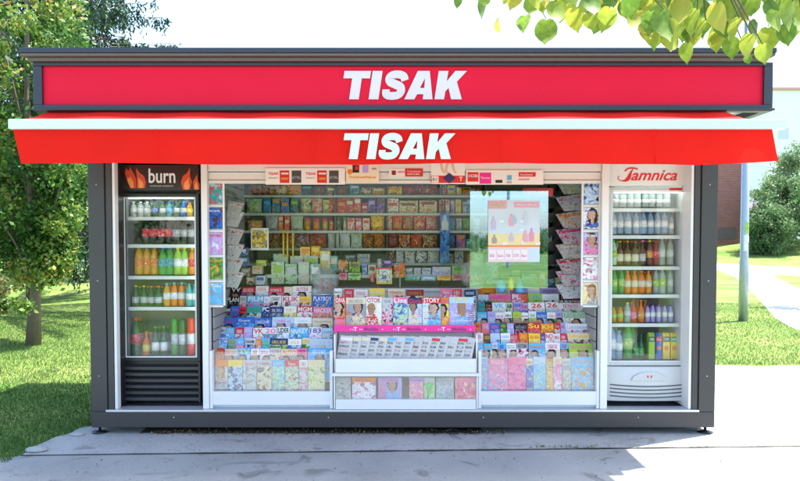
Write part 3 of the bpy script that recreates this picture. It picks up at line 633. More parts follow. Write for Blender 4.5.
# centre stand
CW0, CW1 = X(333, .03, 350), X(478.5, .03, 350)
t = empty('newspaper_stand', ((CW0+CW1)/2, .05, PT+.02)); tag(t, 'white centre stand with pink strip, open newspaper tray and low glass case', 'stand')
ox, oy, oz = t.location
def L(b): b.v = [(x-ox, y-oy, z-oz) for x, y, z in b.v]; return b
for x in (CW0-.0, CW1-.022):
    b = MB(); b.box(x+.004, x+.018, .02, .60, PT+.02, Z(374,.03)); b.box(x+.004, x+.018, .061, .5, Z(374,.03)+.001, Z(334,.09)); L(b).build('side_panel', WHITE, t, bevel=.002)
zz = [Z(q, .02) for q in (358.5, 372.5, 376, 399, 405)]
b = MB(); b.box(CW0+.023, CW1-.023, .0, .03, zz[1], zz[0]); L(b).build('tray_front', WHITE, t, bevel=.003)
b = MB(); b.box(CW0-.01, CW1+.01, -.008, .05, zz[2]+.001, zz[1]-.003); L(b).build('shelf_edge', WHITE, t, bevel=.003)
b = MB(); b.box(CW0+.023, CW1-.023, .002, .04, PT+.02, zz[3]); L(b).build('base_panel', WHITE, t, bevel=.003)
b = MB(); b.box(CW0+.023, CW1-.023, .008, .013, zz[3]+.002, zz[2]-.002); L(b).build('case_glass', GLL, t)
b = MB(); b.box(CW0+.023, CW1-.023, .032, .58, zz[3]-.016, zz[3]-.004); b.box(CW0+.023, CW1-.023, .031, .58, zz[1]+.002, zz[1]+.012); b.box(CW0+.023, CW1-.023, .30, .31, zz[1]+.013, Z(334,.2)); L(b).build('shelf', WHITE, t)
bz0, bz1 = Z(332, .2), Z(325, .2)
b = MB(); b.box(X(334,.2), X(475.5,.2), .19, .2, bz0, bz1); o = L(b).build('pink_strip', mat('magenta strip', PAL['magenta'], .35, var=.03), t)
for px in (367, 410, 455):
    xx, z_ = at(px, 331, .189)
    me = text_mesh('T', pm('white'), .034, None, .03); link('lettering', me, t, (xx-.10-ox, .1885-oy, bz0+.010-oz))
    me = text_mesh('Mobile', mat('violet print', (.20,.02,.16), .4), .030, .12, .015); link('lettering', me, t, (xx+.035-ox, .1885-oy, bz0+.012-oz))
    b = MB(); 
    for d in (-.145,-.125,-.065,-.05,.13): b.box(xx+d-ox, xx+d+.008-ox, .1875-oy, .189-oy, bz0+.02-oz, bz0+.028-oz)
    b.build('lettering_dot', pm('white'), t)
b = MB(); b.box(X(334,.2), X(475.5,.2), .201, .58, bz1-.01, bz1-.002); L(b).build('shelf', WHITE, t)
CEN = [(335,346,'orange','cream','pink','red','DIVA','white'),(346,366,'grey','purple','cream','cream','','grey'),(366,382,'white','lime','red','white','OTOK','red'),(382,393,'silver','black','pink','silver','','grey'),(393,408,'pale_green','grey','blue','pink','Lisa','white'),(408,422,'pale_blue','pink','cream','navy','Gloria','red'),(422,441,'silver','brown','sky_blue','red','STORY','white'),(441,449,'yellow','sky_blue','orange','orange','','pink'),(449,474,'lilac','cream','sky_blue','pale_blue','JOY','yellow')]
for i, (x0, x1, base, c2, c3, bar, wrd, wc) in enumerate(CEN):
    mag(x0, x1, 297+.8*(i % 2), .27, base, c2, c3, bar, wrd, wc, '%s magazine with %s title, %s from left above pink strip' % (word(bar), word(wc), ORD[i]), 'magazines above the pink strip of the centre stand', tilt=10, h=.262, seed=i+2, big=i in (0,1,4,5,6,8,2))
TOPC = [(334,342,'cream','pink','black','white','','black'),(344,354,'red','white','pink','red','','white'),(354,368,'white','pink','yellow','white','','orange'),(369,385,'cream','sky_blue','yellow','yellow','','white'),(388,405,'cream','red','brown','cream','','red'),(406,424,'cream','brown','red','dark_red','','orange'),(440,452,'pink','white','red','pink','','white'),(452,462,'red','pink','white','red','','white'),(464,476,'navy','lime','white','navy','','white')]
for i, (x0, x1, base, c2, c3, bar, wrd, wc) in enumerate(TOPC):
    mag(x0, x1, 288.5+.6*(i % 3), .42, base, c2, c3, bar, wrd, wc, '%s magazine with %s title, %s from left, top row of centre stand' % (word(bar), word(wc), ORD[i]), 'magazines in the top row of the centre stand', tilt=12, seed=i+4)
LOWC = [(334,351,'grey','brown','silver','grey',None,'white'),(352,376,'white','lilac','pink','orange','','red'),(378,402,'lilac','pink','sky_blue','lilac','','magenta'),(409,424,'pink','lilac','cream','lilac','','magenta'),(424,435,'pale_green','green','lime','silver',None,'white'),(436,454,'grey','cream','pale_blue','grey',None,'white'),(455,476,'pink','cream','red','pink',None,'white')]
for i, (x0, x1, base, c2, c3, bar, wrd, wc) in enumerate(LOWC):
    mag(x0, x1, 377.5, .07, base, c2, c3, bar, wrd, wc, '%s colouring book, %s from left in the low glass case' % (word(base), ORD[i]), 'books in the low glass case', cat='book', name='book', tilt=6, h=.19, seed=i+1, nofig=i not in (2,))
b = MB(); x, z = at(430, 395, .05); s = .05
b.prism([(0,0),(.02,0),(.02,.05),(.05,.09),(.04,.1),(.015,.08),(-.01,.1),(-.03,.09),(0,.05)], 0, .006); o = b.build('toy', mat('bright green plastic', (.03,.5,.08), .4)); o.location = (x-.02, .045, zz[3]+.03); tag(o, 'bright green plastic toy lying on the books in the low glass case', 'toy')
# newspapers in the tray: shingled, standing obliquely
PAP = mat('newsprint', (.55,.54,.52), .85, var=.06)
NEWS = [('white','red','pink'),('cream','silver','grey'),('cream','amber','grey'),('navy','red','grey'),('cream','grey','brown'),('sky_blue','grey','black'),('pale_blue','grey','red'),('sky_blue','navy','grey'),('silver','black','red'),('silver','black','red'),('red','grey','black'),('silver','red','black'),('silver','navy','cream'),('red','pale_blue','black'),('silver','navy','grey')]
for i, (c1, c2, c3) in enumerate(NEWS):
    px0 = 336+i*8.6; wpx = 10 if i < 13 else 24-4*(i-13)
    x0, z0 = at(px0, 356, .10); lean = .10+.012*i
    wd = .115 if i < 13 else .125; hh = .19
    b = MB(); b.hexa([(0,0,0),(wd,.0,0),(wd,.016,0),(0,.016,0),(lean*.15,.05,hh),(wd+lean*.15-.02*(i>12),.05,hh-.004*(i%3)),(wd+lean*.15-.02*(i>12),.066,hh-.004*(i%3)),(lean*.15,.066,hh)], 0)
    for j in range(5): 
        zb_ = hh*(.93-.17*j); hb = hh*(.10 if j else .13); y_ = .05*zb_/hh
        q = lambda X_, Z_: (X_+lean*.15*Z_/hh, .05*Z_/hh-.0012, Z_)
        cc = 1 if j == 0 else (2 if (j+i) % 2 else 3)
        b.add([q(.006,zb_-hb), q(wd*.8 if j else wd*.95,zb_-hb), q(wd*.8 if j else wd*.95,zb_), q(.006,zb_)], [(0,1,2,3)], cc)
    o = b.build('newspaper', [PAP, pm(c1), cover('silver','grey',c3,None,90), cover('grey','silver','black',None,130)]); o.location = (x0, .10-.004*i+.02, z0-.02); o.rotation_euler = (0, .05, -.22)
    tag(o, 'folded newspaper with %s heading, %s from left in the centre tray' % (word(c1), ORD[i]), 'newspaper', 'folded newspapers in the centre tray')

# side display strips with five framed magazines each
LS = [('teal','pale_blue','red'),('blue','brown','navy'),('lilac','white','pink'),('green','amber','brown'),('sky_blue','cream','grey')]
RS = [('pale_blue','black','blue'),('white','brown','blue'),('lilac','brown','pink'),('white','pink','silver'),('cream','amber','grey')]
for side, pa, pb, y0s, L5 in (('left', 206.5, 225, 180, LS), ('right', 581, 600, 180, RS)):
    t = empty('display_strip', (X((pa+pb)/2,.1), .11, Z(305,.1))); tag(t, 'white display strip with five pockets beside the %s rack' % side, 'display strip', 'display strips')
    ox, oy, oz = t.location; n = 5; st = 25.1
    b = MB(); xa, xb = X(pa,.1), X(pb,.1)
    b.box(xa, xb, .1, .112, Z(305.5,.1), Z(179.5,.1)); L(b).build('back_board', mat('grey board', (.5,.5,.5), .5), t)
    b = MB(); fw = .016
    for x in (xa, xb-fw): b.box(x, x+fw, .088, .099, Z(305.5,.1), Z(179.5,.1))
    for k in range(6):
        zc = Z(180+st*k+.5, .1); b.box(xa+fw+.001, xb-fw-.001, .088, .099, zc-.009, zc+.006)
    L(b).build('frame', WHITE, t, bevel=.002)
    for k, (c1, c2, c3) in enumerate(L5):
        x = (xa+xb)/2; z0 = Z(180+st*(k+1)-1.5, .1); z1 = Z(180+st*k+2.5, .1)
        mm = cover(c1, c2, c3, None, 17, 0, fig=(round(z1-z0,3), k+1, .012) if side == 'right' and k in (1,2,4) else None)
        b = MB(); wd = xb-xa-2*fw-.004; h = z1-z0; b.box(-wd/2, wd/2, 0, .006, 0, h); o = b.build('magazine', mm); o.location = (x, .0925, z0)
        tag(o, '%s magazine in the %s pocket from the top of the %s display strip' % (word(c1), ORD[k], side), 'magazine', 'magazines in the display strips')
        link('title', glyphs(wd*.8, h*.11, 6, pm(['white','white','red','amber','white'][k] if side=='left' else ['navy','blue','white','pink','brown'][k]), k), o, (0, -.0005, h*.8))
# folded newspapers hung on the side walls
for side, n, pys, pxs in (('left', 6, [200,209,227,242,256,270], (226.5,243)), ('right', 8, [176,193,210,226,241,256,268,281], (557,583))):
    for i, py in enumerate(pys):
        Y = .36; x0, z = at(pxs[0], py, Y); x1, _ = at(pxs[1], py, Y)
        sg = 1 if side == 'left' else -1; wd = x1-x0; h = .15
        if side == 'left': x0 += .004; xi, xo = x0, x0+wd
        b = MB(); k = .055
        v = [(x0,0,0),(x1,0,-.0),(x1,.012,0),(x0,.012,0)]
        if side == 'left': fr = [(x0,0,-h),(x0+wd*.62,0,-h-.01),(x0+wd*.62,.02,-h-.01),(x0,.02,-h),(x0,.05,0),(x1,.05,-.028),(x1,.065,-.028),(x0,.065,0)]
        else: fr = [(x1-wd*.72,0,-h-.01),(x1,0,-h),(x1,.02,-h),(x1-wd*.72,.02,-h-.01),(x0,.05,-.035),(x1,.05,0),(x1,.065,0),(x0,.065,-.035)]
        b.hexa(fr); q = [Vector(p) for p in fr]
        def on(s, t_): a = q[0].lerp(q[1], s); c = q[4].lerp(q[5], s); r = a.lerp(c, t_); return (r.x, r.y-.0015, r.z)
        b.add([on(.05,.72), on(.95,.72), on(.95,.88), on(.05,.88)], [(0,1,2,3)], 1)
        b.add([on(.08,.15), on(.6,.15), on(.6,.6), on(.08,.6)], [(0,1,2,3)], 2)
        if side == 'left': mats = [PAP, cover('white','red','red',None,45), cover('silver','grey','white',None,50)]; cd = 'red print'
        else:
            c = ['yellow','lilac','amber','magenta','cream','red','pink','silver'][i]; mats = [cover('silver',c,'grey',None,30), cover(c,'white','red',None,40), cover('silver','grey',c,None,40)]; cd = word(c)+' print'
        o = b.build('newspaper', mats); o.location = (0, Y, z)
        tag(o, 'folded newspaper with %s, %s from top on the %s inner wall' % (cd, ORD[i], side), 'newspaper', 'newspapers hung on the inner walls')
t = empty('wire_holder', (X(560,.6), .6, 1.4)); tag(t, 'black holder with tilted trays on the right inner wall', 'holder')
for k in range(6):
    b = MB(); z = 1.98-.13*k-1.4; b.hexa([(-.09,0,z-.05),(.12,0,z),(.12,.2,z),(-.09,.2,z-.05),(-.11,0,z+.03),(.12,0,z+.1),(.12,.005,z+.1),(-.11,.005,z+.03)]); b.build('tray', BLACKP, t)
b = MB(); b.box(.06, .13, .21, .5, -.2, .72); b.build('back_board', BLACKP, t)

# ================================================================== PRODUCTS
def bag_mesh(w, h, m, seed=0):
    b = MB(); n = 6; k = 8; vs = []; rr = random.Random(seed)
    for j in range(k+1):
        t = j/k; pin = 1-.08*math.sin(math.pi*t); th = .26*w*math.sin(math.pi*min(1,max(0,(t-.06)/.88)))**.5 if .06 < t < .94 else .004
        for s in (-1, 1):
            for i in range(n+1):
                u = i/n*2-1; bulge = th*(1-u*u)**.5 if abs(u) < 1 else 0
                vs.append((u*w/2*pin*s*-1*-1 if 0 else u*w/2*pin, s*bulge+rr.uniform(-.002,.002), t*h))
    W = 2*(n+1); fs = []
    for j in range(k):
        for i in range(n):
            a = j*W+i; fs.append((a, a+1, a+W+1, a+W)); a += n+1; fs.append((a+1, a, a+W, a+W+1))
    b.add(vs, fs); return b.mesh('bag', m, True)
def bottle_mesh(w, h, body, cap, label, kind='pet'):
    r = w/2
    if kind == 'glass': prof = [(r*.9,0),(r,.02*h),(r,.55*h),(r*.45,.72*h),(r*.33,.80*h),(r*.33,.93*h)]
    elif kind == 'can': prof = [(r*.85,0),(r,.05*h),(r,.93*h),(r*.85,h)]
    else: prof = [(r*.85,0),(r,.04*h),(r,.30*h),(r*.93,.34*h),(r,.40*h),(r,.62*h),(r*.75,.78*h),(r*.4,.88*h),(r*.38,.94*h)]
    o1 = MB().lathe(prof, 12).mesh('bottle', body, True)
    o2 = MB().lathe([(r*.46,.93*h),(r*.46,h),(r*.3,h*1.003)], 10).mesh('cap', cap, True) if kind != 'can' else None
    lo, hi = (.30,.58) if kind != 'glass' else (.16,.46)
    o3 = MB().lathe([(r*1.03,lo*h),(r*1.03,hi*h)], 12).mesh('label', label, True) if label else None
    return o1, o2, o3
LIQ = {}
def liq(c):
    k = 'liquid '+c
    if c in ('clear','pale_blue'): return mat(k, PAL[c], .12, var=.2, scale=30, clear=.5)
    return mat(k, tuple(min(.85,x*1.15) for x in PAL[c]), .12, var=.25, scale=25, trans=.25)
BCACHE = {}
def bottle(px, w, ybase, ytop, Y, c, cap, lab, kind, label, group, name='bottle', cat='bottle'):
    px += random.uniform(-.35,.35); Y += random.uniform(-.012,.02); ytop += random.choice([0,0,.5,-.4]); x, z0 = at(px, ybase, Y); z1 = Z(ytop, Y); wd = X(px+w/2, Y)-X(px-w/2, Y); h = z1-z0
    key = (round(wd,3), round(h,2), c, cap, lab, kind)
    if key not in BCACHE: BCACHE[key] = bottle_mesh(wd*1.08, h*1.06, liq(c), pm(cap), cover(lab,'white' if lab!='white' else 'silver',lab,None,60) if lab else None, kind)
    m1, m2, m3 = BCACHE[key]
    o = link(name, m1, None, (x, Y, z0), (0,0,random.uniform(0,6))); tag(o, label, cat, group)
    if m2: link('cap', m2, o)
    if m3: link('label', m3, o)
    return o
# back shelving
SY = 1.32
t = empty('shelf_unit', (0, SY, PT)); tag(t, 'grey shelving full of snacks on the back wall behind the counter', 'shelving')
ox, oy, oz = 0, SY, PT
SH = [195.5, 213.5, 231, 248.5, 263.5]
sx0, sx1 = X(243, SY), X(555, SY)
for y in SH:
    b = MB(); z = Z(y, SY); b.box(sx0, sx1, SY, SY+.34, z-.016, z); b.box(sx0, sx1, SY-.008, SY-.001, z-.02, z+.004); L(b).build('shelf', mat('pale shelf', (.48,.5,.46), .4), t)
b = MB(); b.box(sx0-.03, sx1+.03, SY+.345, SY+.36, .3, 2.5); L(b).build('back_board', mat('dark backing', (.26,.25,.23), .6), t)
for px in (243, 335, 387, 442, 486, 555):
    b = MB(); x = X(px, SY); b.box(x-.006, x+.006, SY+.02, SY+.34, .5, 2.45); L(b).build('upright', mat('dark upright', (.06,.06,.06), .5), t)
rows_ = {
0: [(248,262,9,'bag','brown','red','amber'),(262,275,9,'bag','dark_red','cream','orange'),(275,289,10,'bag','cream','dark_red','orange'),(289,302,9,'box','amber','orange','brown'),(302,313,10,'box','navy','teal','black'),(313,326,9,'bag','dark_red','silver','brown'),(327,336,9,'box','brown','cream','green'),(336,348,9,'bag','dark_green','green','red'),(350,360,9,'box','teal','silver','navy'),(360,371,7,'bag','cream','pink','brown'),(372,385,7,'box','amber','cream','brown'),(387,402,8,'box','yellow','orange','brown'),(403,418,9,'bag','dark_red','silver','red'),(419,436,9,'bag','dark_red','cream','red'),(440,446,10,'box','red','blue','white'),(447,455,9,'box','yellow','blue','amber'),(456,461,7,'box','cream','yellow','amber'),(462,470,7,'box','orange','black','amber'),(472,482,9,'bag','brown','orange','black')],
1: [(247,262,13,'bag','pale_green','silver','lime'),(264,272,15,'box','blue','sky_blue','teal'),(273,281,15,'box','teal','amber','blue'),(282,290,15,'box','blue','amber','sky_blue'),(291,299,15,'box','navy','lime','teal'),(301,311,14,'bag','cream','yellow','green'),(312,322,14,'bag','orange','blue','white'),(323,329,12,'bag','yellow','cream','teal'),(329,338,14,'bag','red','cream','orange'),(338,346,14,'box','red','orange','dark_red'),(346,354,14,'box','red','cream','dark_red'),(354,361,14,'box','red','white','yellow'),(362,368,9,'box','red','silver','dark_red'),(368,376,16,'box','purple','lilac','navy'),(377,385,16,'box','purple','brown','lilac'),(387,399,13,'box','white','red','cream'),(399,418,11,'box','cream','brown','amber'),(419,437,11,'box','cream','dark_red','amber'),(439,444,12,'box','orange','red','white'),(445,449,12,'box','white','orange','pink'),(450,454,12,'box','lilac','silver','purple'),(455,461,12,'box','yellow','amber','silver'),(462,466,10,'box','silver','teal','grey'),(466,471,12,'box','blue','silver','sky_blue'),(500,512,12,'box','green','white','lime'),(515,530,11,'box','white','red','cream'),(534,546,12,'box','amber','brown','cream')],
2: [(248,262,9,'bag','amber','cream','yellow'),(266,278,13,'bag','grey','pale_green','silver'),(279,284,13,'box','orange','cream','red'),(285,290,13,'box','red','cream','orange'),(291,303,13,'bag','pale_green','silver','cream'),(304,311,11,'jar','amber','red','lime'),(313,320,11,'jar','amber','red','orange'),(322,328,11,'jar','lime','red','orange'),(329,334,11,'jar','orange','dark_red','cream'),(336,341,12,'jar','dark_green','dark_green','cream'),(343,347,12,'jar','cream','green','brown'),(348,355,11,'box','cream','red','pink'),(356,362,11,'box','pink','cream','red'),(363,370,11,'box','cream','red','pink'),(371,384,14,'bag','yellow','red','orange'),(387,392,14,'bag','cream','red','amber'),(393,402,14,'bag','red','lime','amber'),(403,413,14,'bag','red','cream','green'),(414,425,14,'bag','red','lime','cream'),(426,437,14,'bag','red','yellow','silver'),(448,455,11,'box','teal','blue','sky_blue'),(456,462,11,'bag','silver','grey','white'),(463,471,11,'bag','green','grey','lime'),(474,480,11,'bag','pale_blue','silver','teal'),(496,506,12,'bag','orange','white','red'),(509,519,12,'box','silver','green','white'),(522,532,12,'box','yellow','red','white'),(536,550,12,'bag','pink','white','red')],
3: [(268,280,13,'bag','brown','dark_green','amber'),(281,295,13,'bag','dark_red','brown','amber'),(296,309,13,'bag','brown','red','silver'),(310,326,13,'bag','dark_red','brown','orange'),(328,339,13,'bag','clear','silver','cream'),(340,350,13,'bag','clear','silver','cream'),(351,362,13,'bag','silver','clear','lime'),(363,373,13,'bag','brown','dark_red','amber'),(374,385,13,'bag','brown','amber','orange'),(387,398,13,'bag','brown','pink','dark_red'),(399,410,12,'bag','dark_red','amber','cream'),(411,422,12,'bag','red','lime','brown'),(423,437,12,'bag','dark_red','lime','cream'),(447,455,12,'box','navy','blue','sky_blue'),(456,465,12,'box','pink','orange','blue'),(466,470,8,'box','teal','silver','green'),(472,476,13,'bottle','pale_green','white','clear'),(477,481,13,'bottle','pale_green','white','clear'),(482,486,13,'bottle','clear','white','clear'),(496,505,13,'box','silver','blue','white'),(507,516,12,'box','cream','red','white'),(519,528,13,'box','blue','white','silver'),(531,541,12,'box','red','white','cream'),(543,552,13,'box','white','teal','silver')],
4: [(268,282,9,'bag','dark_green','brown','grey'),(284,300,9,'bag','brown','black','red'),(344,356,7,'box','grey','silver','black'),(357,370,8,'box','silver','grey','white'),(387,395,12,'bag','dark_red','silver','brown'),(396,404,12,'bag','silver','dark_red','white'),(405,415,11,'bag','white','amber','silver'),(416,427,11,'bag','white','silver','brown'),(428,439,11,'bag','silver','amber','white'),(441,446,12,'bottle','pale_green','green','white'),(447,453,8,'box','grey','navy','silver'),(454,463,10,'box','silver','grey','navy')]}
SN = ['top','second','third','fourth','lowest']
KW = dict(bag='snack_bag', box='snack_box', jar='snack_jar', bottle='small_bottle')
for r, L_ in rows_.items():
    for i, (x0, x1, hp, ty, c1, c2, c3) in enumerate(L_):
        Y = SY+.07; xa, z0 = at(x0, SH[r], SY+.02); z0 = Z(SH[r], SY); xa, xb = X(x0, Y), X(x1, Y); wd = xb-xa; h = min(hp*1.16, 15.2)*(Y-YC)/F
        lab = '%s %s, %s from left on the %s shelf behind the counter' % (word(c1), dict(bag='snack bag', box='box', jar='jar', bottle='small bottle')[ty], ORD[i] if i < 20 else ('twenty-'+ORD[i-20]), SN[r])
        grp = {'bag':'snack bags','box':'boxes','jar':'jars','bottle':'small bottles'}[ty]+' on the back shelves'
        mm = cover(c1, c2, c3, None, 34)
        if ty == 'bag': me = bag_mesh(wd*1.06, h, mm, i)
        elif ty == 'box':
            b = MB(); b.box(-wd*.48, wd*.48, -.04, .06, 0, h); me = b.mesh('box', mm)
        elif ty == 'jar': me = MB().lathe([(wd*.42,0),(wd*.46,.01),(wd*.46,h*.72),(wd*.38,h*.78)], 12).mesh('jar', mm, True)
        else: me = MB().lathe([(wd*.42,0),(wd*.46,.01),(wd*.46,h*.6),(wd*.2,h*.8),(wd*.2,h*.9)], 10).mesh('bottle', liq(c1), True)
        o = link(KW[ty], me, None, ((xa+xb)/2, Y+random.uniform(0,.02), z0+.001), (0,0,random.uniform(-.08,.08))); tag(o, lab, dict(bag='bag', box='box', jar='jar', bottle='bottle')[ty], grp)
        if ty == 'jar': link('lid', MB().lathe([(wd*.47,h*.76),(wd*.47,h)], 12).mesh('lid', pm(c2), True), o)
        if ty == 'bottle': link('cap', MB().lathe([(wd*.24,h*.88),(wd*.24,h)], 10).mesh('cap', pm(c2), True), o)
        if ty == 'box':
            b = MB(); b.box(-wd*.36, wd*.36, -.0415, -.0401, h*(.5+.1*(i%3)), h*(.72+.1*(i%3))); b.build('box_label', pm(c2), o)
        if ty == 'bag' : pass
# tall blue dispenser with a pale bottle picture
b = MB(); x0, z0 = at(440, 263, SY-.05); x1, z1 = at(449, 213, SY-.05); b.box(-(x1-x0)/2, (x1-x0)/2, 0, .1, 0, z1-z0); o = b.build('cardboard_display', cover('blue','navy','sky_blue',None,20)); o.location = ((x0+x1)/2, SY-.11, z0)
tag(o, 'tall narrow blue cardboard display with a pale bottle printed on it', 'display')
b = MB(); h = z1-z0; b.prism([(-.03,h*.66),(.03,h*.66),(.035,h*.8),(.012,h*.88),(.012,h*.96),(-.012,h*.96),(-.012,h*.88),(-.035,h*.8)], -.002, 0); b.build('bottle_picture', pm('silver'), o)
# counter behind the racks
CY0, CY1 = .80, 1.12; CZ = Z(288, CY0)
t = empty('counter', (0, CY0, 0)); tag(t, 'white shop counter behind the magazine racks', 'counter')
ox, oy, oz = 0, CY0, 0
b = MB(); b.box(IXL+.03, IXR-.03, CY0-.02, CY1, CZ-.03, CZ); L(b).build('counter_top', WHITE, t, bevel=.003)
b = MB(); b.box(IXL+.05, IXR-.05, CY0+.02, CY0+.05, PT, CZ-.031); L(b).build('front_board', WHITE, t)
z2 = CZ+.10
b = MB(); b.box(X(268,CY1), X(472,CY1), CY1-.16, CY1+.1, z2-.012, z2); b.box(X(268,CY1), X(472,CY1), CY1-.16, CY1-.155, z2, z2+.02)
for px in (268, 335, 400, 471): b.box(X(px,CY1)-.006, X(px,CY1)+.006, CY1-.14, CY1+.1, CZ+.001, z2-.013)
L(b).build('riser', mat('frosted riser', (.5,.55,.55), .3), t)
def item(ty, px0, px1, ybase, ytop, Y, c1, c2, c3, name, label, cat, group=None, zfix=None):
    xa, xb = X(px0, Y), X(px1, Y); wd = xb-xa; z1 = Z(ytop, Y); z0 = Z(ybase, Y) if zfix is None else zfix; h = max(.015, z1-z0)
    mm = cover(c1, c2, c3, None, 30)
    if ty == 'bag': me = bag_mesh(wd, h, mm, int(px0))
    elif ty == 'jar': me = MB().lathe([(wd*.42,0),(wd*.48,.01),(wd*.48,h*.8),(wd*.4,h)], 14).mesh(name, mm, True)
    else: b = MB(); b.box(-wd*.49, wd*.49, 0, min(.1, max(.03, wd)), 0, h); me = b.mesh(name, mm)
    o = link(name, me, None, ((xa+xb)/2, Y, z0+.001), (0,0,random.uniform(-.05,.05))); tag(o, label, cat, group)
    if ty == 'box' and wd > .05: b = MB(); b.box(-wd*.35, wd*.35, -.0014, -.0001, h*.5, h*.85); b.build('label', pm(c2), o)
    return o
# gum and sweets on the riser and the counter
IT = [
 ('box',271,284,284,262,.95,'pale_green','lime','white','pale green gum carton'),('box',285,297,284,264,.95,'pale_green','silver','green','second pale green gum carton'),('box',298,309,284,262,.93,'silver','pale_green','cream','silver green gum carton'),('box',310,320,284,264,.95,'pale_green','white','teal','pale teal gum carton'),
 ('box',273,288,272,254,1.05,'silver','pale_green','grey','silver grey gum carton'),('box',290,303,272,256,1.05,'pale_green','silver','white','whitish green gum carton'),('box',304,318,272,256,1.05,'silver','lime','pale_green','silver lime gum carton'),
 ('box',300,310,260,247,1.06,'yellow','orange','cream','yellow sweets carton'),('box',311,320,258,246,1.06,'amber','yellow','red','amber sweets carton'),('box',320,330,270,251,1.06,'yellow','white','silver','yellow white sweets carton'),('box',330,338,272,256,1.06,'teal','cream','silver','teal cream sweets carton'),
 ('box',338,348,272,260,.98,'brown','orange','cream','brown wafer carton'),('box',349,360,272,262,.98,'lime','brown','green','lime wafer carton'),('box',339,347,280,273,.92,'pink','red','white','pink price carton'),('box',348,361,280,273,.92,'lime','green','white','bright lime price carton'),
 ('box',362,367,275,264,.95,'blue','sky_blue','silver','small blue carton'),('box',368,376,276,265,.95,'cream','brown','silver','small cream carton'),('jar',370,375,282,274,.85,'red','white','pink','round red sweet'),
 ('box',394,400,277,265,.92,'orange','red','cream','orange lighter carton'),('box',400,405,277,264,.92,'orange','yellow','red','orange yellow lighter carton'),('jar',377,382,268,259,1.0,'silver','grey','white','silver spray can'),('box',383,392,267,260,1.0,'purple','lilac','navy','purple sweets carton'),
 ('box',405,413,275,268,.98,'grey','silver','blue','grey mint carton'),('box',414,421,275,268,.98,'silver','lilac','grey','silver mint carton'),('box',422,431,275,268,.98,'pale_blue','grey','silver','pale blue mint carton'),('box',432,451,276,267,.97,'lilac','silver','white','wide lilac mint carton'),('box',452,466,275,266,.97,'lime','green','silver','green mint carton'),
 ('box',405,420,280.5,276.5,.86,'green','sky_blue','white','green and blue gum strip'),('box',421,436,280.5,276.5,.86,'sky_blue','white','pale_blue','sky blue gum strip'),('box',437,451,280.5,276,.86,'yellow','orange','white','yellow orange gum strip'),('box',452,468,280.5,275.5,.86,'pink','red','white','pink gum strip'),
 ('box',240,247,256,248,.62,'blue','white','navy','upper blue card pack'),('box',240,248,266,257,.62,'blue','silver','navy','lower blue card pack'),
 ('box',246,254,285,277,.86,'brown','cream','white','brown cigar pack'),('box',255,265,285,276,.86,'white','blue','cream','white sticker pack'),('box',241,250,276,268,.9,'brown','silver','white','brown tobacco pack'),('box',252,262,274,266,.9,'silver','amber','cream','silver tobacco pack'),('box',256,266,266,260,.95,'lime','yellow','silver','lime tobacco pack'),
 ('box',540,546,286,272,.85,'orange','white','red','orange book of matches'),('box',547,554,286,272,.85,'sky_blue','blue','white','sky blue pack'),('box',555,564,286,272,.85,'yellow','silver','white','yellow silver pack'),
 ('box',545,555,266,255,.9,'purple','navy','silver','purple hanging pack'),('box',556,565,266,253,.9,'blue','black','silver','blue hanging pack'),('box',500,510,284,276,.95,'lime','green','silver','lime paper pack'),('box',512,520,284,270,.98,'amber','green','silver','amber paper pack'),('box',522,538,284,274,.98,'pale_green','silver','lime','pale green paper pack'),
 ('bag',486,499,284,262,.9,'clear','silver','teal','clear bag of sweets'),('bag',472,484,268,252,1.0,'clear','lime','silver','clear bag of mints')]
for ty, a, c, yb, yt, Y, c1, c2, c3, nm in IT:
    item(ty, a, c, yb, yt, Y, c1, c2, c3, 'sweets_tub' if ty == 'jar' else ('sweets_bag' if ty == 'bag' else 'carton'), nm + ' on the counter behind the racks', 'bag' if ty == 'bag' else ('tub' if ty == 'jar' else 'carton'), 'small goods on the counter')
# yellow-framed notice and small promotional board
def board(name, x0, x1, y0, y1, Y, frame_c, body, c2, c3, label, cat, extra=None):
    xa, zb_ = at(x0, y1, Y); xb, zt_ = at(x1, y0, Y); w_, h_ = xb-xa, zt_-zb_
    b = MB(); b.box(-w_/2, w_/2, 0, .006, 0, h_); o = b.build(name, pm(frame_c)); o.location = ((xa+xb)/2, Y, zb_)
    b = MB(); b.box(-w_*.42, w_*.42, -.002, -.0005, h_*.1, h_*.9); b.build('printed_sheet', cover(body, c2, c3, None, 30), o)
    tag(o, label, cat); return o, w_, h_
o, w_, h_ = board('price_notice', 376.5, 392, 267.5, 284, .80, 'yellow', 'white', 'black', 'grey', 'yellow framed price notice standing in the middle of the counter', 'notice')
link('lettering', text_mesh('26', pm('black'), h_*.26, w_*.34, .02), o, (0, -.003, h_*.32)); b = MB(); b.box(-w_/2, w_/2, -.002, -.0002, h_*.9, h_); b.build('red_band', pm('red'), o)
o, w_, h_ = board('promotion_board', 251, 268.5, 228, 250, .75, 'white', 'yellow', 'white', 'brown', 'white and yellow promotion board standing in the left window', 'board')
for k, px in enumerate((283.5, 287.5, 293)):
    b = MB(); x, z0 = at(px, 258, 1.0); z1 = Z(232+1.5*k, 1.0); b.tube([(0,0,0),(0,0,z1-z0)], .008, 8); b.tube([(0,0,z1-z0),(0,0,z1-z0+.02)], .012, 8)
    o = b.build('pencil', pm('yellow'), smooth=True); o.location = (x, 1.0, z0); tag(o, '%s of the three tall yellow pencils standing on the counter' % ['leftmost','middle','rightmost'][k], 'pencil', 'tall yellow pencils')
b = MB(); x, z0 = at(469, 280, .95); z1 = Z(254, .95); b.tube([(0,0,0),(0,0,z1-z0)], .014, 10); o = b.build('pen_topper', cover('red','yellow','blue',None,40), smooth=True); o.location = (x,.95,z0); tag(o, 'tall red yellow and blue sweet stick beside the right globe', 'sweet')
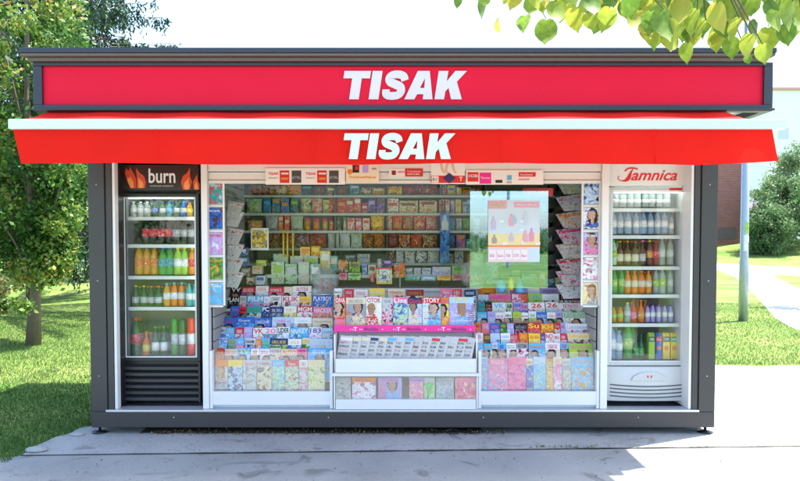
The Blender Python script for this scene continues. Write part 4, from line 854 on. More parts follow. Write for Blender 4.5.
# sweet globes
CLR = mat('clear plastic globe', (.75,.8,.82), .08, var=.02, clear=.78)
for px, py, rp, cs, nm in ((325.5, 281, 13.5, ('orange','red','sky_blue'), 'orange and red sweets left of centre'), (474, 274, 14.5, ('pink','white','red'), 'pink wrapped sweets right of centre')):
    Y = .66; x, z = at(px, py, Y); r = rp*(Y-YC)/F
    t = empty('sweet_globe', (x, Y, z-r)); tag(t, 'clear round plastic globe of %s' % nm, 'sweet globe', 'sweet globes on the counter')
    b = MB(); b.lathe([(max(.001, r*math.sin(a)), r-r*math.cos(a)) for a in np.linspace(.12, 3.02, 14)], 20); b.build('globe', CLR, t, smooth=True)
    b = MB()
    for i in range(70):
        a, q, rr_ = random.uniform(0,6.28), random.uniform(-1,.1), r*.8*random.random()**.4; p = Vector((math.cos(a)*math.sqrt(1-q*q), math.sin(a)*math.sqrt(1-q*q), q))*rr_+Vector((0,0,r)); s = .011
        d = Vector((random.uniform(-1,1),random.uniform(-1,1),random.uniform(-1,1))).normalized()*s*1.3; b.tube([p-d*.9, p-d*.4, p+d*.4, p+d*.9], [s*.7,s*.3+s*.3,s*.6,s*.7], 6, i % 3)
    b.build('sweets', [pm(c) for c in cs], t)
    b = MB(); b.lathe([(r*.5,0),(r*.55,.012)], 16); b.build('base', WHITE, t)
for k, (px, c, sh) in enumerate(((501,'sky_blue','egg'),(511,'yellow','egg'),(520,'sky_blue','cone'))):
    Y = .62; x, z0 = at(px, 292, Y); z1 = Z(279, Y); h = z1-z0; r = .045 if k != 1 else .03
    prof = [(r*.6,0),(r,h*.3),(r*.9,h*.6),(r*.5,h*.9),(r*.1,h)] if sh == 'egg' else [(r,0),(r*.8,h*.3),(r*.2,h),(r*.05,h*1.05)]
    b = MB(); b.lathe(prof, 16); o = b.build('toy', mat('toy '+c, tuple(min(1,q*1.2) for q in PAL[c]), .3), smooth=True); o.location = (x, Y, z0+(.02 if k==1 else 0))
    tag(o, ['sky blue egg shaped toy right of the pink sweet globe','small yellow egg shaped toy between the two blue toys','sky blue cone shaped toy right of the yellow egg'][k], 'toy', 'plastic toys above the right rack')

# ------------------------------------------------------------------ banners under the awning and poster on the pane
def panel(name, x0, x1, y0, y1, Y, m, label, cat, group=None, parent=None):
    xa, z0 = at(x0, y1, Y); xb, z1 = at(x1, y0, Y); b = MB(); b.box(-(xb-xa)/2, (xb-xa)/2, 0, .004, 0, z1-z0); o = b.build(name, m); o.location = ((xa+xb)/2, Y, z0)
    if label: tag(o, label, cat, group)
    return o, xb-xa, z1-z0
def patch(o, W_, H_, u0, u1, v0, v1, m, d=.002, name='printed_patch'):
    b = MB(); b.box((u0-.5)*W_, (u1-.5)*W_, -d, -.0002, v0*H_, v1*H_); return b.build(name, m, o)
PW_ = mat('white banner', (.76,.75,.74), .5, var=.02)
o, W_, H_ = panel('banner', 265.5, 345, 168, 184.5, .04, PW_, 'white strip banner with red and grey squares hanging under the lintel on the left', 'banner')
for k in range(2):
    q = k*.47
    link('lettering', text_mesh('TISAK', pm('red'), .022, .09, .01), o, (W_*(.10+q-.5), -.001, H_*.58)); link('lettering', glyphs(.08, .01, 8, pm('grey'), 3), o, (W_*(.1+q-.5), -.001, H_*.36))
    patch(o, W_, H_, .18+q, .30+q, .1, .85, pm('red')); patch(o, W_, H_, .20+q, .285+q, .3, .42, pm('amber'), .003); patch(o, W_, H_, .20+q, .29+q, .62, .72, pm('white'), .003)
    patch(o, W_, H_, .33+q, .45+q, .1, .85, mat('dark slate print', (.05,.06,.07), .4)); link('lettering', glyphs(.09, .02, 7, pm('silver'), 2), o, (W_*(.39+q-.5), -.003, H_*.35))
o, W_, H_ = panel('banner', 346, 379, 164, 183, .042, mat('cream banner', (.75,.66,.50), .5, var=.05), 'cream banner with orange print left of the middle of the lintel', 'banner')
patch(o, W_, H_, .2, .4, .55, .95, pm('black')); patch(o, W_, H_, .27, .38, .7, .9, pm('red'), .003); patch(o, W_, H_, .5, .68, .55, .95, pm('lilac')); patch(o, W_, H_, .78, .92, .7, .8, pm('grey')); link('lettering', glyphs(W_*.8, .02, 12, pm('orange'), 4), o, (0, -.001, H_*.25))
b = MB(); b.lathe([(.022,0),(.022,.002)], 14); q = b.build('printed_disc', pm('orange'), o); q.rotation_euler = (R(90),0,0); q.location = (-W_*.38, 0, H_*.6)
o, W_, H_ = panel('sticker', 389, 423, 168.5, 176.5, .045, PW_, 'small white and red sticker on the middle of the lintel', 'sticker')
patch(o, W_, H_, .47, 1, 0, 1, pm('red')); link('lettering', glyphs(W_*.42, H_*.22, 10, pm('white'), 1), o, (W_*.24, -.002, H_*.55)); link('lettering', glyphs(W_*.36, H_*.22, 9, pm('white'), 5), o, (W_*.22, -.002, H_*.2)); patch(o, W_, H_, .08, .2, .2, .75, pm('dark_red')); link('lettering', glyphs(W_*.2, H_*.25, 5, pm('red'), 6), o, (-W_*.14, -.001, H_*.45))
o, W_, H_ = panel('banner', 431, 465, 162, 184, .043, PW_, 'white banner with a red band and a dark blue square hanging right of middle', 'banner')
patch(o, W_, H_, .0, 1, .05, .38, pm('red')); patch(o, W_, H_, .02, .22, .07, .36, pm('white'), .003); link('lettering', glyphs(W_*.15, H_*.15, 3, pm('black'), 7), o, (-W_*.38, -.003, H_*.14)); link('lettering', text_mesh('T', pm('white'), H_*.2, None, .02), o, (W_*.38,-.002,H_*.13))
b = MB(); b.prism([(0,-.045),(.055,0),(0,.045),(-.055,0)], -.004, -.002); q = b.build('printed_diamond', pm('navy'), o); q.location = (.01, 0, H_*.27)
b = MB()
for dx, ang in ((-.06,.3),(.0,-.35),(.035,.3)): stroke(b, [(dx, H_*.98), (dx+ang*.05, H_*.62), (dx+ang*.05+.02, H_*.5)], lambda t: .026*(1-.6*t), -.002, -.0005)
b.build('printed_legs', mat('printed skin tone 2', (.70,.45,.33), .4), o)
o, W_, H_ = panel('banner', 466, 543.5, 170, 184.5, .04, PW_, 'long white banner with pink and red squares hanging under the lintel on the right', 'banner')
patch(o, W_, H_, .02, .16, .2, .85, pm('red')); link('lettering', glyphs(W_*.12, H_*.2, 6, pm('white'), 2), o, (-W_*.41, -.002, H_*.5)); patch(o, W_, H_, .175, .325, .05, .82, pm('magenta')); link('lettering', glyphs(W_*.12, H_*.14, 6, pm('white'), 4), o, (-W_*.25, -.002, H_*.4))
patch(o, W_, H_, .38, .47, .12, .32, pm('black')); patch(o, W_, H_, .53, .59, .3, .65, pm('sky_blue')); link('lettering', glyphs(W_*.06, H_*.14, 3, pm('black'), 8), o, (W_*.06, -.001, H_*.08)); patch(o, W_, H_, .68, .90, .55, .85, pm('red')); link('lettering', glyphs(W_*.16, H_*.14, 8, pm('white'), 1), o, (W_*.28, -.002, H_*.62)); link('lettering', glyphs(W_*.14, H_*.12, 8, pm('red'), 5), o, (W_*.25, -.001, H_*.3))
o, W_, H_ = panel('price_poster', 488, 540, 200, 262, .108, mat('poster paper with reflection haze', (.50,.60,.68), .5, var=.12, scale=4), 'pale drinks poster with pink heading stuck on the mirrored window pane', 'poster')  # reflection haze of the pane painted into the pale paper and print colours
patch(o, W_, H_, 0, .36, .86, .99, mat('poster pink', (.62,.32,.42), .5)); link('lettering', text_mesh('SALE', pm('lime'), H_*.055, W_*.22, .01), o, (-W_*.32, -.003, H_*.9)); patch(o, W_, H_, .50, .98, .88, .97, mat('poster pink', (0,0,0))); link('lettering', glyphs(W_*.4, H_*.03, 12, pm('white'), 2), o, (W_*.25, -.003, H_*.91))
patch(o, W_, H_, 0, 1, .27, .46, mat('poster yellow', (.66,.58,.30), .5), .001); patch(o, W_, H_, 0, 1, .245, .272, pm('orange'))
patch(o, W_, H_, 0, .78, .0, .235, mat('poster rose', (.66,.50,.55), .5), .001)
for k in range(5): patch(o, W_, H_, .02+k*.155, .15+k*.155, .04, .20, mat('poster white', (.70,.66,.68), .5), .002); link('lettering', glyphs(W_*.10, H_*.05, 3, pm('pink'), k), o, (W_*(.085+k*.155-.5), -.003, H_*.08))
for u, v, c, hh in ((.10,.52,'lilac',.22),(.12,.30,'brown',.14),(.45,.58,'pink',.2),(.50,.62,'sky_blue',.14),(.45,.33,'lilac',.14),(.72,.32,'pink',.2),(.84,.33,'magenta',.22),(.72,.6,'pale_blue',.22)):
    b = MB(); b.lathe([(.02,0),(.022,.02),(.022,hh*H_*.55),(.008,hh*H_*.8),(.008,hh*H_)], 8); b.v = [(x, y*.08-.0025, z) for x, y, z in b.v]; q = b.build('printed_bottle', mat('print '+c, tuple(.5*x+.25 for x in PAL[c]), .5), o); q.location = (W_*(u-.5), 0, H_*v)
for u, v in ((.22,.66),(.28,.30),(.62,.66),(.60,.52),(.64,.32),(.92,.30)): patch(o, W_, H_, u, u+.09, v-.02, v+.02, mat('poster white', (0,0,0)), .003, 'price_tag')
o, W_, H_ = panel('notice', 523, 553, 188, 196, .3, pm('red'), 'red and white notice hanging inside above the mirrored pane', 'notice'); link('lettering', glyphs(W_*.7, H_*.3, 9, pm('white'), 3), o, (0, -.001, H_*.35))

# ================================================================== FRIDGES
def fridge(name, label, pa, pb, yTop, yHead, yD0, yD1, yFoot, Y, bodym, framem, inner, shelves, grill):
    x0, x1 = X(pa, Y, 300), X(pb, Y, 300); zt, zh, zd0, zd1, zf = Z(yTop,Y), Z(yHead,Y), Z(yD0,Y), Z(yD1,Y), Z(yFoot,Y)
    t = empty(name, ((x0+x1)/2, Y, zf)); tag(t, label, 'drinks fridge', 'glass door drinks fridges in the kiosk front')
    global ox, oy, oz
    ox, oy, oz = t.location; D = .56; wt = .035
    b = MB(); b.box(x0, x0+wt, Y+.03, Y+D, zf+.02, zh); b.box(x1-wt, x1, Y+.03, Y+D, zf+.02, zh); b.box(x0+wt, x1-wt, Y+D-.03, Y+D, zf+.02, zh); b.box(x0+wt, x1-wt, Y+.03, Y+D-.03, zd1-.05, zd1-.02); b.box(x0, x1, Y+.02, Y+D, zh+.001, zt)
    L(b).build('cabinet', bodym, t, bevel=.004)
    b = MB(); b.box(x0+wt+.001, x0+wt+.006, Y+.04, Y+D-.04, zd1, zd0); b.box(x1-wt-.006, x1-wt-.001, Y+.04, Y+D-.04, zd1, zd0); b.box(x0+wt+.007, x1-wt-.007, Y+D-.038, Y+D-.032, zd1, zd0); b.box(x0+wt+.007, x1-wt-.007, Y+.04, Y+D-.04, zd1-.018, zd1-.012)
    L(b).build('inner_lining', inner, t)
    d = empty('door', (0,0,0)); d.parent = t
    fx = .028; b = MB(); b.box(x0+.004, x0+fx+.004, Y-.012, Y+.026, zd1-.03, zd0+.03); b.box(x1-fx-.004, x1-.004, Y-.012, Y+.026, zd1-.03, zd0+.03); b.box(x0+fx+.0045, x1-fx-.0045, Y-.012, Y+.026, zd1-.03, zd1); b.box(x0+fx+.0045, x1-fx-.0045, Y-.012, Y+.026, zd0, zd0+.03)
    L(b).build('door_frame', framem, d, bevel=.003)
    e = .012; b = MB(); xs0, xs1 = x0+fx+.005, x1-fx-.005; b.box(xs0, xs0+e, Y-.008, Y+.0, zd1+.001, zd0-.001); b.box(xs1-e, xs1, Y-.008, Y+.0, zd1+.001, zd0-.001); b.box(xs0+e, xs1-e, Y-.008, Y, zd1+.001, zd1+.001+e); b.box(xs0+e, xs1-e, Y-.008, Y, zd0-.001-e, zd0-.001)
    L(b).build('gasket', mat('pale gasket', (.6,.64,.64), .4), d)
    b = MB(); b.box(xs0, xs1, Y+.002, Y+.007, zd1+.002, zd0-.002); L(b).build('door_glass', GLF, d)
    for y in shelves:
        b = MB(); z = Z(y, Y+.06); b.box(xs0+.012, xs1-.012, Y+.055, Y+D-.06, z-.006, z); b.box(xs0+.012, xs1-.012, Y+.048, Y+.054, z-.024, z+.006); L(b).build('shelf', mat('white wire shelf', (.62,.64,.64), .4), t)
    b = MB(); b.tube([(xs1-.004, Y+.034, zd1+.05), (xs1-.004, Y+.034, zd0-.05)], .009, 8); L(b).build('light_tube', TUBE, t, smooth=True)
    b = MB(); b.tube([(xs0+.03, Y+.03, zd0-.004), (xs1-.03, Y+.03, zd0-.004)], .009, 8); L(b).build('light_tube', TUBE, t, smooth=True)
    return t, x0, x1, zt, zh, zd0, zd1, zf
FYl = .22
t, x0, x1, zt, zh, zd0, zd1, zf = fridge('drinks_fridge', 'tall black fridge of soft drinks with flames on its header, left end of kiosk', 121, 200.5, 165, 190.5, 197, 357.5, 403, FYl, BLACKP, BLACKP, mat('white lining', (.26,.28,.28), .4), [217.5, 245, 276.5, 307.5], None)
ox, oy, oz = t.location
b = MB(); b.box(x0, x1, FYl-.02, FYl+.019, zh+.004, zt); L(b).build('header', mat('dark header sheet', (.022,.02,.02), .25), t, bevel=.003)
xm, zm = at(162, 183, FYl-.022); hb = Z(168.5, FYl)-Z(183, FYl)
link('lettering', text_mesh('burn', pm('white'), hb, X(176,FYl)-X(149.5,FYl), .012), t, (xm-ox, FYl-.021-oy, zm-oz))
link('lettering', text_mesh('INTENSE ENERGY', pm('silver'), .012, .20, .0), t, (xm-ox, FYl-.021-oy, Z(186.8,FYl)-oz))
FL = [mat('flame print red', (.62,.06,.02), .4), mat('flame print orange', (.85,.30,.08), .4)]
def flame(pts, k, cx): 
    b = MB(); P = [at(px, py, FYl-.021) for px, py in pts]; b.prism(P, FYl-.0225, FYl-.0202, 0)
    c = (sum(p[0] for p in P)/len(P), min(p[1] for p in P)); b.prism([(c[0]+(p[0]-c[0])*.55, c[1]+(p[1]-c[1])*.55) for p in P], FYl-.024, FYl-.0226, 1)
    L(b).build('printed_flame', FL, t)
flame([(131,188),(127,180),(125,173),(126,168),(129,171),(130,167),(134,174),(136,179),(136,188)], 0, 0); flame([(137,188),(137,178),(136,168),(140,173),(144,176),(146,182),(145,188)], 0, 0)
flame([(183,189.5),(181,182),(183,176),(187,173),(190,167.5),(190,176),(192,182),(190,189.5)], 0, 0); flame([(194,189.5),(193,182),(195,178),(197,174),(198,181),(199.5,184),(199.5,189.5)], 0, 0)
b = MB(); gz0, gz1 = Z(402,FYl), Z(363,FYl)
for k in range(6): z = gz0+.02+k*(gz1-gz0-.02)/6; b.hexa([(x0+.02,FYl-.02,z),(x1-.02,FYl-.02,z),(x1-.02,FYl+.02,z+.01),(x0+.02,FYl+.02,z+.01),(x0+.02,FYl-.02,z+.022),(x1-.02,FYl-.02,z+.022),(x1-.02,FYl+.02,z+.038),(x0+.02,FYl+.02,z+.038)])
L(b).build('grille', mat('black satin slats', (.03,.03,.035), .35), t)
b = MB(); b.box(x0+.004, x0+.019, FYl-.02, FYl+.02, gz0, gz1+.01); b.box(x1-.019, x1-.004, FYl-.02, FYl+.02, gz0, gz1+.01); b.box(x0+.02, x1-.02, FYl+.03, FYl+.04, gz0, gz1); L(b).build('grille_frame', BLACKP, t)
b = MB(); b.box(x0-.012, x0+.012, FYl-.04, FYl-.013, Z(285,FYl), Z(262,FYl)); L(b).build('door_handle', BLACKP, t, bevel=.003)
def frow(side, xs, w, ybase, ytop, Y, spec, shelfname, h0=0):
    pass
BOT = {
 'left': [
  (0, 217.5, [(134,6,203,'clear','white','silver','pet'),(141,6,203,'clear','white','silver','pet'),(148,6,203,'clear','white','silver','pet'),(156,6,202,'dark_green','blue','blue','pet'),(163,6,202,'dark_green','navy','silver','pet'),(170,6,202,'teal','blue','sky_blue','pet'),(177,6,202,'dark_green','navy','silver','pet'),(184,6,202,'blue','sky_blue','silver','pet'),(190,6,203,'amber','orange','yellow','pet')]),
  (1, 245, [(146.5,7.3,218.5,'black','red','red','pet'),(154,7.3,218.5,'black','red','red','pet'),(161.5,7.3,218.5,'black','red','red','pet'),(169,7.3,218.5,'black','red','red','pet'),(177,7.3,219.5,'black','black','grey','pet'),(184.5,7.3,219.5,'black','black','grey','pet'),(192,7.3,219.5,'black','black','grey','pet')]),
  (2, 274.5, [(139.5,7.6,248,'amber','navy','orange','pet'),(147,7.6,248,'amber','navy','orange','pet'),(155,7.6,248,'amber','navy','orange','pet'),(163,8,248.5,'green','blue','teal','pet'),(170.5,8,248.5,'green','blue','teal','pet'),(178,7.2,249,'lime','yellow','white','pet'),(185,7.2,249,'lime','yellow','white','pet'),(192.5,7.2,249,'orange','yellow','red','pet')]),
  (3, 306, [(136.5,6.8,287,'dark_green','yellow','silver','glass'),(144,6.8,287,'dark_green','yellow','silver','glass'),(151.5,6.8,287,'dark_green','orange','silver','glass'),(159,6.8,287,'dark_green','orange','silver','glass'),(167,6.6,284,'amber','sky_blue','white','pet'),(174.5,6.6,284,'orange','sky_blue','white','pet'),(182,6.6,284,'orange','sky_blue','white','pet'),(189.5,6.2,285,'teal','teal','silver','pet'),(195.5,5.8,285,'teal','teal','silver','pet')]),
  (4, 355, [(136.5,9,320,'dark_green','red','red','pet'),(147,7,333,'orange','amber','yellow','glass'),(156,7,328,'dark_green','green','white','glass'),(164.5,7,328,'dark_green','green','white','glass'),(175,6.5,321,'green','green','silver','can'),(182.5,6.5,321,'dark_green','green','silver','can'),(191,6.8,320,'red','red','silver','can')])],
 'right': [
  (0, 207, [(x,6.6,194.5,'clear','white','white','can') for x in (615.5,623,630.5,637.5,645,652,659,667)]),
  (1, 234, [(x,6.4,212.5,'pale_blue','blue','white','pet') for x in (613,620,627.5,636,643,650,657,664)]+[(671,5,217,'clear','blue','white','pet')]),
  (2, 265, [(613,6.4,241,'pale_green','green','lime','pet'),(620,6.4,242,'brown','orange','cream','glass'),(627.5,6.4,242,'brown','orange','cream','glass'),(635,6.4,242,'brown','red','cream','glass'),(642,6,241.5,'brown','pink','silver','glass'),(649,6,241.5,'brown','yellow','amber','pet'),(655.5,6,241.5,'dark_red','red','red','pet'),(662,6,239.5,'grey','yellow','silver','pet'),(670,6.4,239.5,'grey','red','silver','pet')]),
  (3, 293.5, [(614,6.5,270,'green','green','lime','pet'),(621,6,270,'green','green','lime','pet'),(627.5,6,272,'orange','orange','cream','pet'),(634,6,272,'orange','orange','cream','pet'),(641,7,272,'orange','orange','cream','pet'),(648.5,6,272,'amber','orange','cream','pet'),(655.5,6,270,'clear','red','lime','pet'),(662.5,6,270,'clear','yellow','lime','pet'),(669.5,6,270,'clear','orange','silver','pet')]),
  (4, 322, [(613.5,5.5,308,'amber','orange','lime','pet'),(620,5.5,308,'amber','orange','lime','pet'),(627,6,303,'clear','yellow','silver','pet'),(633.5,5.8,301,'red','red','pink','glass'),(641,6,301,'orange','orange','amber','glass')]+[(x,4.6,305.5,'lilac','purple','white','pet') for x in (647,652.8,658.6,664.4,670.2)]),
  (5, 359, [(611,8,326,'pale_blue','sky_blue','white','pet'),(619,7,332,'pale_blue','sky_blue','white','pet'),(627.5,9,325,'green','green','lime','pet'),(636,5,335,'dark_green','dark_green','green','glass'),(641,5,335,'dark_green','dark_green','green','glass')])]}
SNM = ['top','second','third','fourth','fifth','bottom']
def put_bottles(side, Y, fn):
    for r, yb, L_ in BOT[side]:
        for i, (px, w_, yt, c, cap, lab, kd) in enumerate(L_):
            sh = SNM[r] if not (side == 'left' and r == 4) else 'bottom'
            lb = '%s drink with %s label, %s from left, %s shelf of %s fridge' % (word(c), word(lab), ORD[i], sh, fn)
            bottle(px, w_, yb, yt, Y, c, cap, lab, kd, lb, '%s drinks on the %s shelf of the %s fridge' % (word(c), sh, fn), name='drink_can' if kd == 'can' else 'bottle', cat='can' if kd == 'can' else 'bottle')
            if i % 9 < 8 and kd != 'can' or r == 4:
                lb = '%s drink behind the front row, %s from left, %s shelf of %s fridge' % (word(c), ORD[i], sh, fn)
                bottle(px+3.9, w_, yb-.6, yt+.3, Y+.10, c, cap, lab, kd, lb, 'drinks standing behind the front row of the %s fridge' % fn, name='drink_can' if kd == 'can' else 'bottle', cat='can' if kd == 'can' else 'bottle')
put_bottles('left', FYl+.11, 'black')
FYr = .20
LG = mat('light grey fridge paint', (.50,.51,.51), .35, 0, .03)
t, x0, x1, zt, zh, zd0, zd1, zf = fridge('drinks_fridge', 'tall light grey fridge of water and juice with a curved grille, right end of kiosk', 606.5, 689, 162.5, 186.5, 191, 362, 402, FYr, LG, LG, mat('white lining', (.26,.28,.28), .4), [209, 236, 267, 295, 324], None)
ox, oy, oz = t.location
b = MB(); b.box(x0, x1, FYr-.02, FYr+.019, zh+.004, zt); L(b).build('header', mat('white header sheet', (.70,.72,.70), .3, 0, .03), t, bevel=.004)
xm, zm = at(648.5, 180.5, FYr-.022)
REDJ = pm('red')
me = text_mesh('amnica', REDJ, Z(170,FYr)-Z(180.5,FYr), X(675.5,FYr)-X(629.5,FYr), .018, .38); link('lettering', me, t, (X(652.5,FYr)-ox, FYr-.021-oy, zm-oz))
b = MB(); J = [(632.5,168.8),(630,173),(627.5,178.5),(624,180.8),(619.5,180.5),(617,178.3),(618.5,176.3)]
stroke(b, [at(a_, c_, FYr) for a_, c_ in J], lambda q: .006+.026*math.sin(math.pi*min(1,q*1.5))**2, FYr-.0225, FYr-.0205)
stroke(b, [at(a_, c_, FYr) for a_, c_ in [(624,171.5),(627,169),(632,168.2),(637,169.3)]], .012, FYr-.0235, FYr-.0206); L(b).build('lettering', REDJ, t)
# curved lower grille panel
zg0, zg1 = Z(400,FYr), Z(366,FYr); b = MB(); N_ = 14; vs = []
for j, zq in enumerate((zg0, zg0+.03, zg1-.02, zg1)):
    for i in range(N_+1):
        s = i/N_*2-1; vs.append((x0+(x1-x0)*(i/N_), FYr-.02-.035*(1-s*s)*(1 if 0 < j < 3 else .6), zq+(-.015*(1-s*s)*0)))
b.add(vs, [(j*(N_+1)+i, j*(N_+1)+i+1, (j+1)*(N_+1)+i+1, (j+1)*(N_+1)+i) for j in range(3) for i in range(N_)]); b.box(x0+.001, x1-.001, FYr-.0, FYr+.028, zg0, zg1)
L(b).build('grille', LG, t, smooth=True)
b = MB()
for k in range(4):
    z = zg0+.045+k*.032; pts = [(x0+.03+(x1-x0-.06)*(i/12), FYr-.024-.034*(1-(i/6-1)**2), z-.012*(1-(i/6-1)**2)) for i in range(13)]; b.tube(pts, .0065, 6)
L(b).build('grille_slot', mat('slot shadow paint', (.10,.11,.12), .5), t)
b = MB(); cx = (x0+x1)/2; za = zg1-.115; b.prism([(cx-.15,za),(cx+.15,za)]+[(cx+.15*math.cos(a), za+.075*math.sin(a)) for a in np.linspace(.1,3.04,12)], FYr-.066, FYr-.05); L(b).build('control_panel', mat('silver control panel', (.42,.45,.48), .3, .3), t)
b = MB(); b.box(cx-.02, cx-.008, FYr-.068, FYr-.0665, za+.025, za+.045); b.box(cx+.01, cx+.022, FYr-.068, FYr-.0665, za+.025, za+.045); L(b).build('switch', pm('red'), t)
b = MB(); b.box(x0+.004, x0+.02, FYr-.035, FYr-.0125, Z(284,FYr), Z(266,FYr)); L(b).build('door_handle', mat('cream handle', (.7,.5,.35), .4), t, bevel=.003)
b = MB(); b.box(X(668,FYr), X(681,FYr), FYr-.0135, FYr-.0125, Z(190.5,FYr), Z(188,FYr)); L(b).build('sticker', pm('red'), t)
put_bottles('right', FYr+.11, 'grey')
CT_ = [(650.5,654.5,333,'lime','green'),(657,664,333.5,'blue','red'),(664.5,672,333,'yellow','dark_green'),(672.5,679,333,'yellow','green')]
CT_ = [(648.5,655,333,'lime','dark_green','lime'),(655.7,662,333,'blue','red','white'),(662.7,670,333,'yellow','dark_green','orange'),(670.7,678,333,'yellow','green','amber')]
for i, (a, c, yt, c1, c2, c3) in enumerate(CT_):
    Y = FYr+.09; xa, z0 = at(a, 359, Y); xb = X(c, Y, 350); z1 = Z(yt, Y); wd = xb-xa; h = z1-z0
    b = MB(); b.box(-wd*.47, wd*.47, 0, .07, 0, h*.86); b.hexa([(-wd*.47,0,h*.861),(wd*.47,0,h*.861),(wd*.47,.07,h*.861),(-wd*.47,.07,h*.861),(-wd*.47,.028,h),(wd*.47,.028,h),(wd*.47,.042,h),(-wd*.47,.042,h)])
    o = b.build('juice_carton', pm(c1)); o.location = ((xa+xb)/2, Y, z0); tag(o, '%s juice carton, %s from left on the bottom shelf of the grey fridge' % (word(c1), ORD[i]), 'carton', 'juice cartons in the grey fridge')
    b = MB(); b.prism([(wd*.33*math.cos(q), h*.42+wd*.36*math.sin(q)) for q in np.linspace(0,6.28,15)[:-1]], -.0015, 0); b.build('printed_fruit', pm(c3 if i != 1 else 'orange'), o)
    b = MB(); b.box(-wd*.465, wd*.465, -.001, -.0001, h*.66, h*.858); b.build('printed_band', pm(c2), o)
    link('lettering', glyphs(wd*.7, h*.1, 4, pm('white'), i), o, (0, -.0015, h*.71))

# ================================================================== OUTSIDE
BARK = mat('rough bark', (.13,.10,.075), .9, 0, .35, 14, .8)
def tree_limbs(b, base, top, r0, r1, n=6, wob=.05):
    pts = [Vector(base).lerp(Vector(top), i/n)+Vector((random.uniform(-wob,wob),random.uniform(-wob,wob),0))*(0 if i == 0 else 1) for i in range(n+1)]
    b.tube(pts, [r0*(1.5 if i == 0 else 1)*(1-i/n)+r1*i/n for i in range(n+1)], 10); return pts
def tree(name, x, y, h, tr, cr, mt, label, lmat, size, ncl, per, crad, group=None, drop=0, zmin=None, cat='tree', extra=[]):
    t = empty(name, (x, y, 0)); tag(t, label, cat, group)
    b = MB(); pts = tree_limbs(b, (0,0,-.05), (0,0,h*.8), tr, tr*.25)
    cs = shell((cr[0], cr[1], cr[2]), (cr[3], cr[4], cr[5]), ncl)
    if zmin is not None: cs = cs[cs[:,2] > zmin]
    for c in cs[::max(1, len(cs)//14)]:
        st = pts[min(5, max(1, int((c[2]/(h*.8))*5)-1))]; mid = st.lerp(Vector(c), .5)+Vector((0,0,.08)); b.tube([st, mid, Vector(c)], [tr*.35, tr*.2, tr*.05], 6)
    b.build('trunk', BARK, t, smooth=True)
    if extra: cs = np.concatenate([cs, np.array(extra)])
    P, rn = clumps(cs, crad*(.6+.8*RNG.random(len(cs))), per, .8)
    leaf_cloud('crown', P, size, lmat, t, droop=drop, rnd=rn); return t
LM1 = leaf_mat('yellow green leaves', [(.018,.05,.012),(.03,.09,.018),(.055,.14,.025),(.10,.20,.03),(.20,.28,.05),(.42,.22,.06)], .38)
LM2 = leaf_mat('dark conifer needles', [(.012,.035,.02),(.025,.07,.035),(.05,.11,.05)], .15)
LM3 = leaf_mat('mid green leaves', [(.06,.13,.04),(.10,.20,.06),(.18,.29,.10)], .4)
LM5 = leaf_mat('haze tinted far leaves', [(.06,.11,.05),(.13,.22,.09),(.22,.33,.15)], .4)  # washed-out distance haze put into the colour, paler than the nearer leaves
LM4 = leaf_mat('rust and green leaves', [(.16,.08,.04),(.12,.14,.04),(.08,.18,.04),(.24,.11,.06)], .3)
LML = leaf_mat('linden leaves', [(.10,.20,.03),(.22,.32,.04),(.36,.40,.05),(.50,.38,.06)], .45, .45)
m_ = LML.node_tree; N1 = m_.nodes.new('ShaderNodeTexNoise'); N1.inputs['Scale'].default_value = 55; N1.inputs['Detail'].default_value = 4; TC_ = m_.nodes.new('ShaderNodeTexCoord'); m_.links.new(TC_.outputs['Object'], N1.inputs['Vector'])
MQ = m_.nodes.new('ShaderNodeMath'); MQ.operation = 'MULTIPLY_ADD'; MQ.inputs[1].default_value = .9; MQ.inputs[2].default_value = -.45; m_.links.new(N1.outputs[0], MQ.inputs[0]); AQ = m_.nodes.new('ShaderNodeMath'); AQ.operation = 'ADD'; m_.links.new(MQ.outputs[0], AQ.inputs[0])
AT = [q for q in m_.nodes if q.type == 'ATTRIBUTE'][0]; CRq = [q for q in m_.nodes if q.type == 'VALTORGB'][0]; m_.links.new(AT.outputs['Fac'], AQ.inputs[1]); m_.links.new(AQ.outputs[0], CRq.inputs[0])
tx, ty = gnd(33, 345)
tree('leafy_tree', tx, ty, 7.2, .085, (-.25,.1,3.9,1.15,1.2,3.05), None, 'yellow green tree with a grey trunk on the lawn left of the kiosk', LM1, .080, 165, 200, .29, zmin=.95,
     extra=[(.15+.2*random.random(), random.uniform(-.2,.3), 1.25+random.random()*.9) for _ in range(16)] + [(.45,0,1.3),(.5,.1,1.6),(.55,0,1.95),(.35,.1,1.15)] + [(RNG.uniform(.05,.6), RNG.uniform(-.4,.4), RNG.uniform(1.1,3.2)) for _ in range(34)])
tx2, ty2 = gnd(-4, 372)
t = tree('young_tree', tx2, ty2, 1.5, .05, (-.12,0,.95,.26,.3,.22), None, 'thin trunked small tree with rust coloured foliage at the far left edge', LM4, .055, 16, 110, .13, extra=[(.06,0,.85),(.08,.0,.78),(.0,0,.9)])
P, rn = clumps([(.25,.05,.83),(.38,.05,.80)], [.13,.10], 120, .7); leaf_cloud('low_branch', P, .06, LM1, t, rnd=rn)
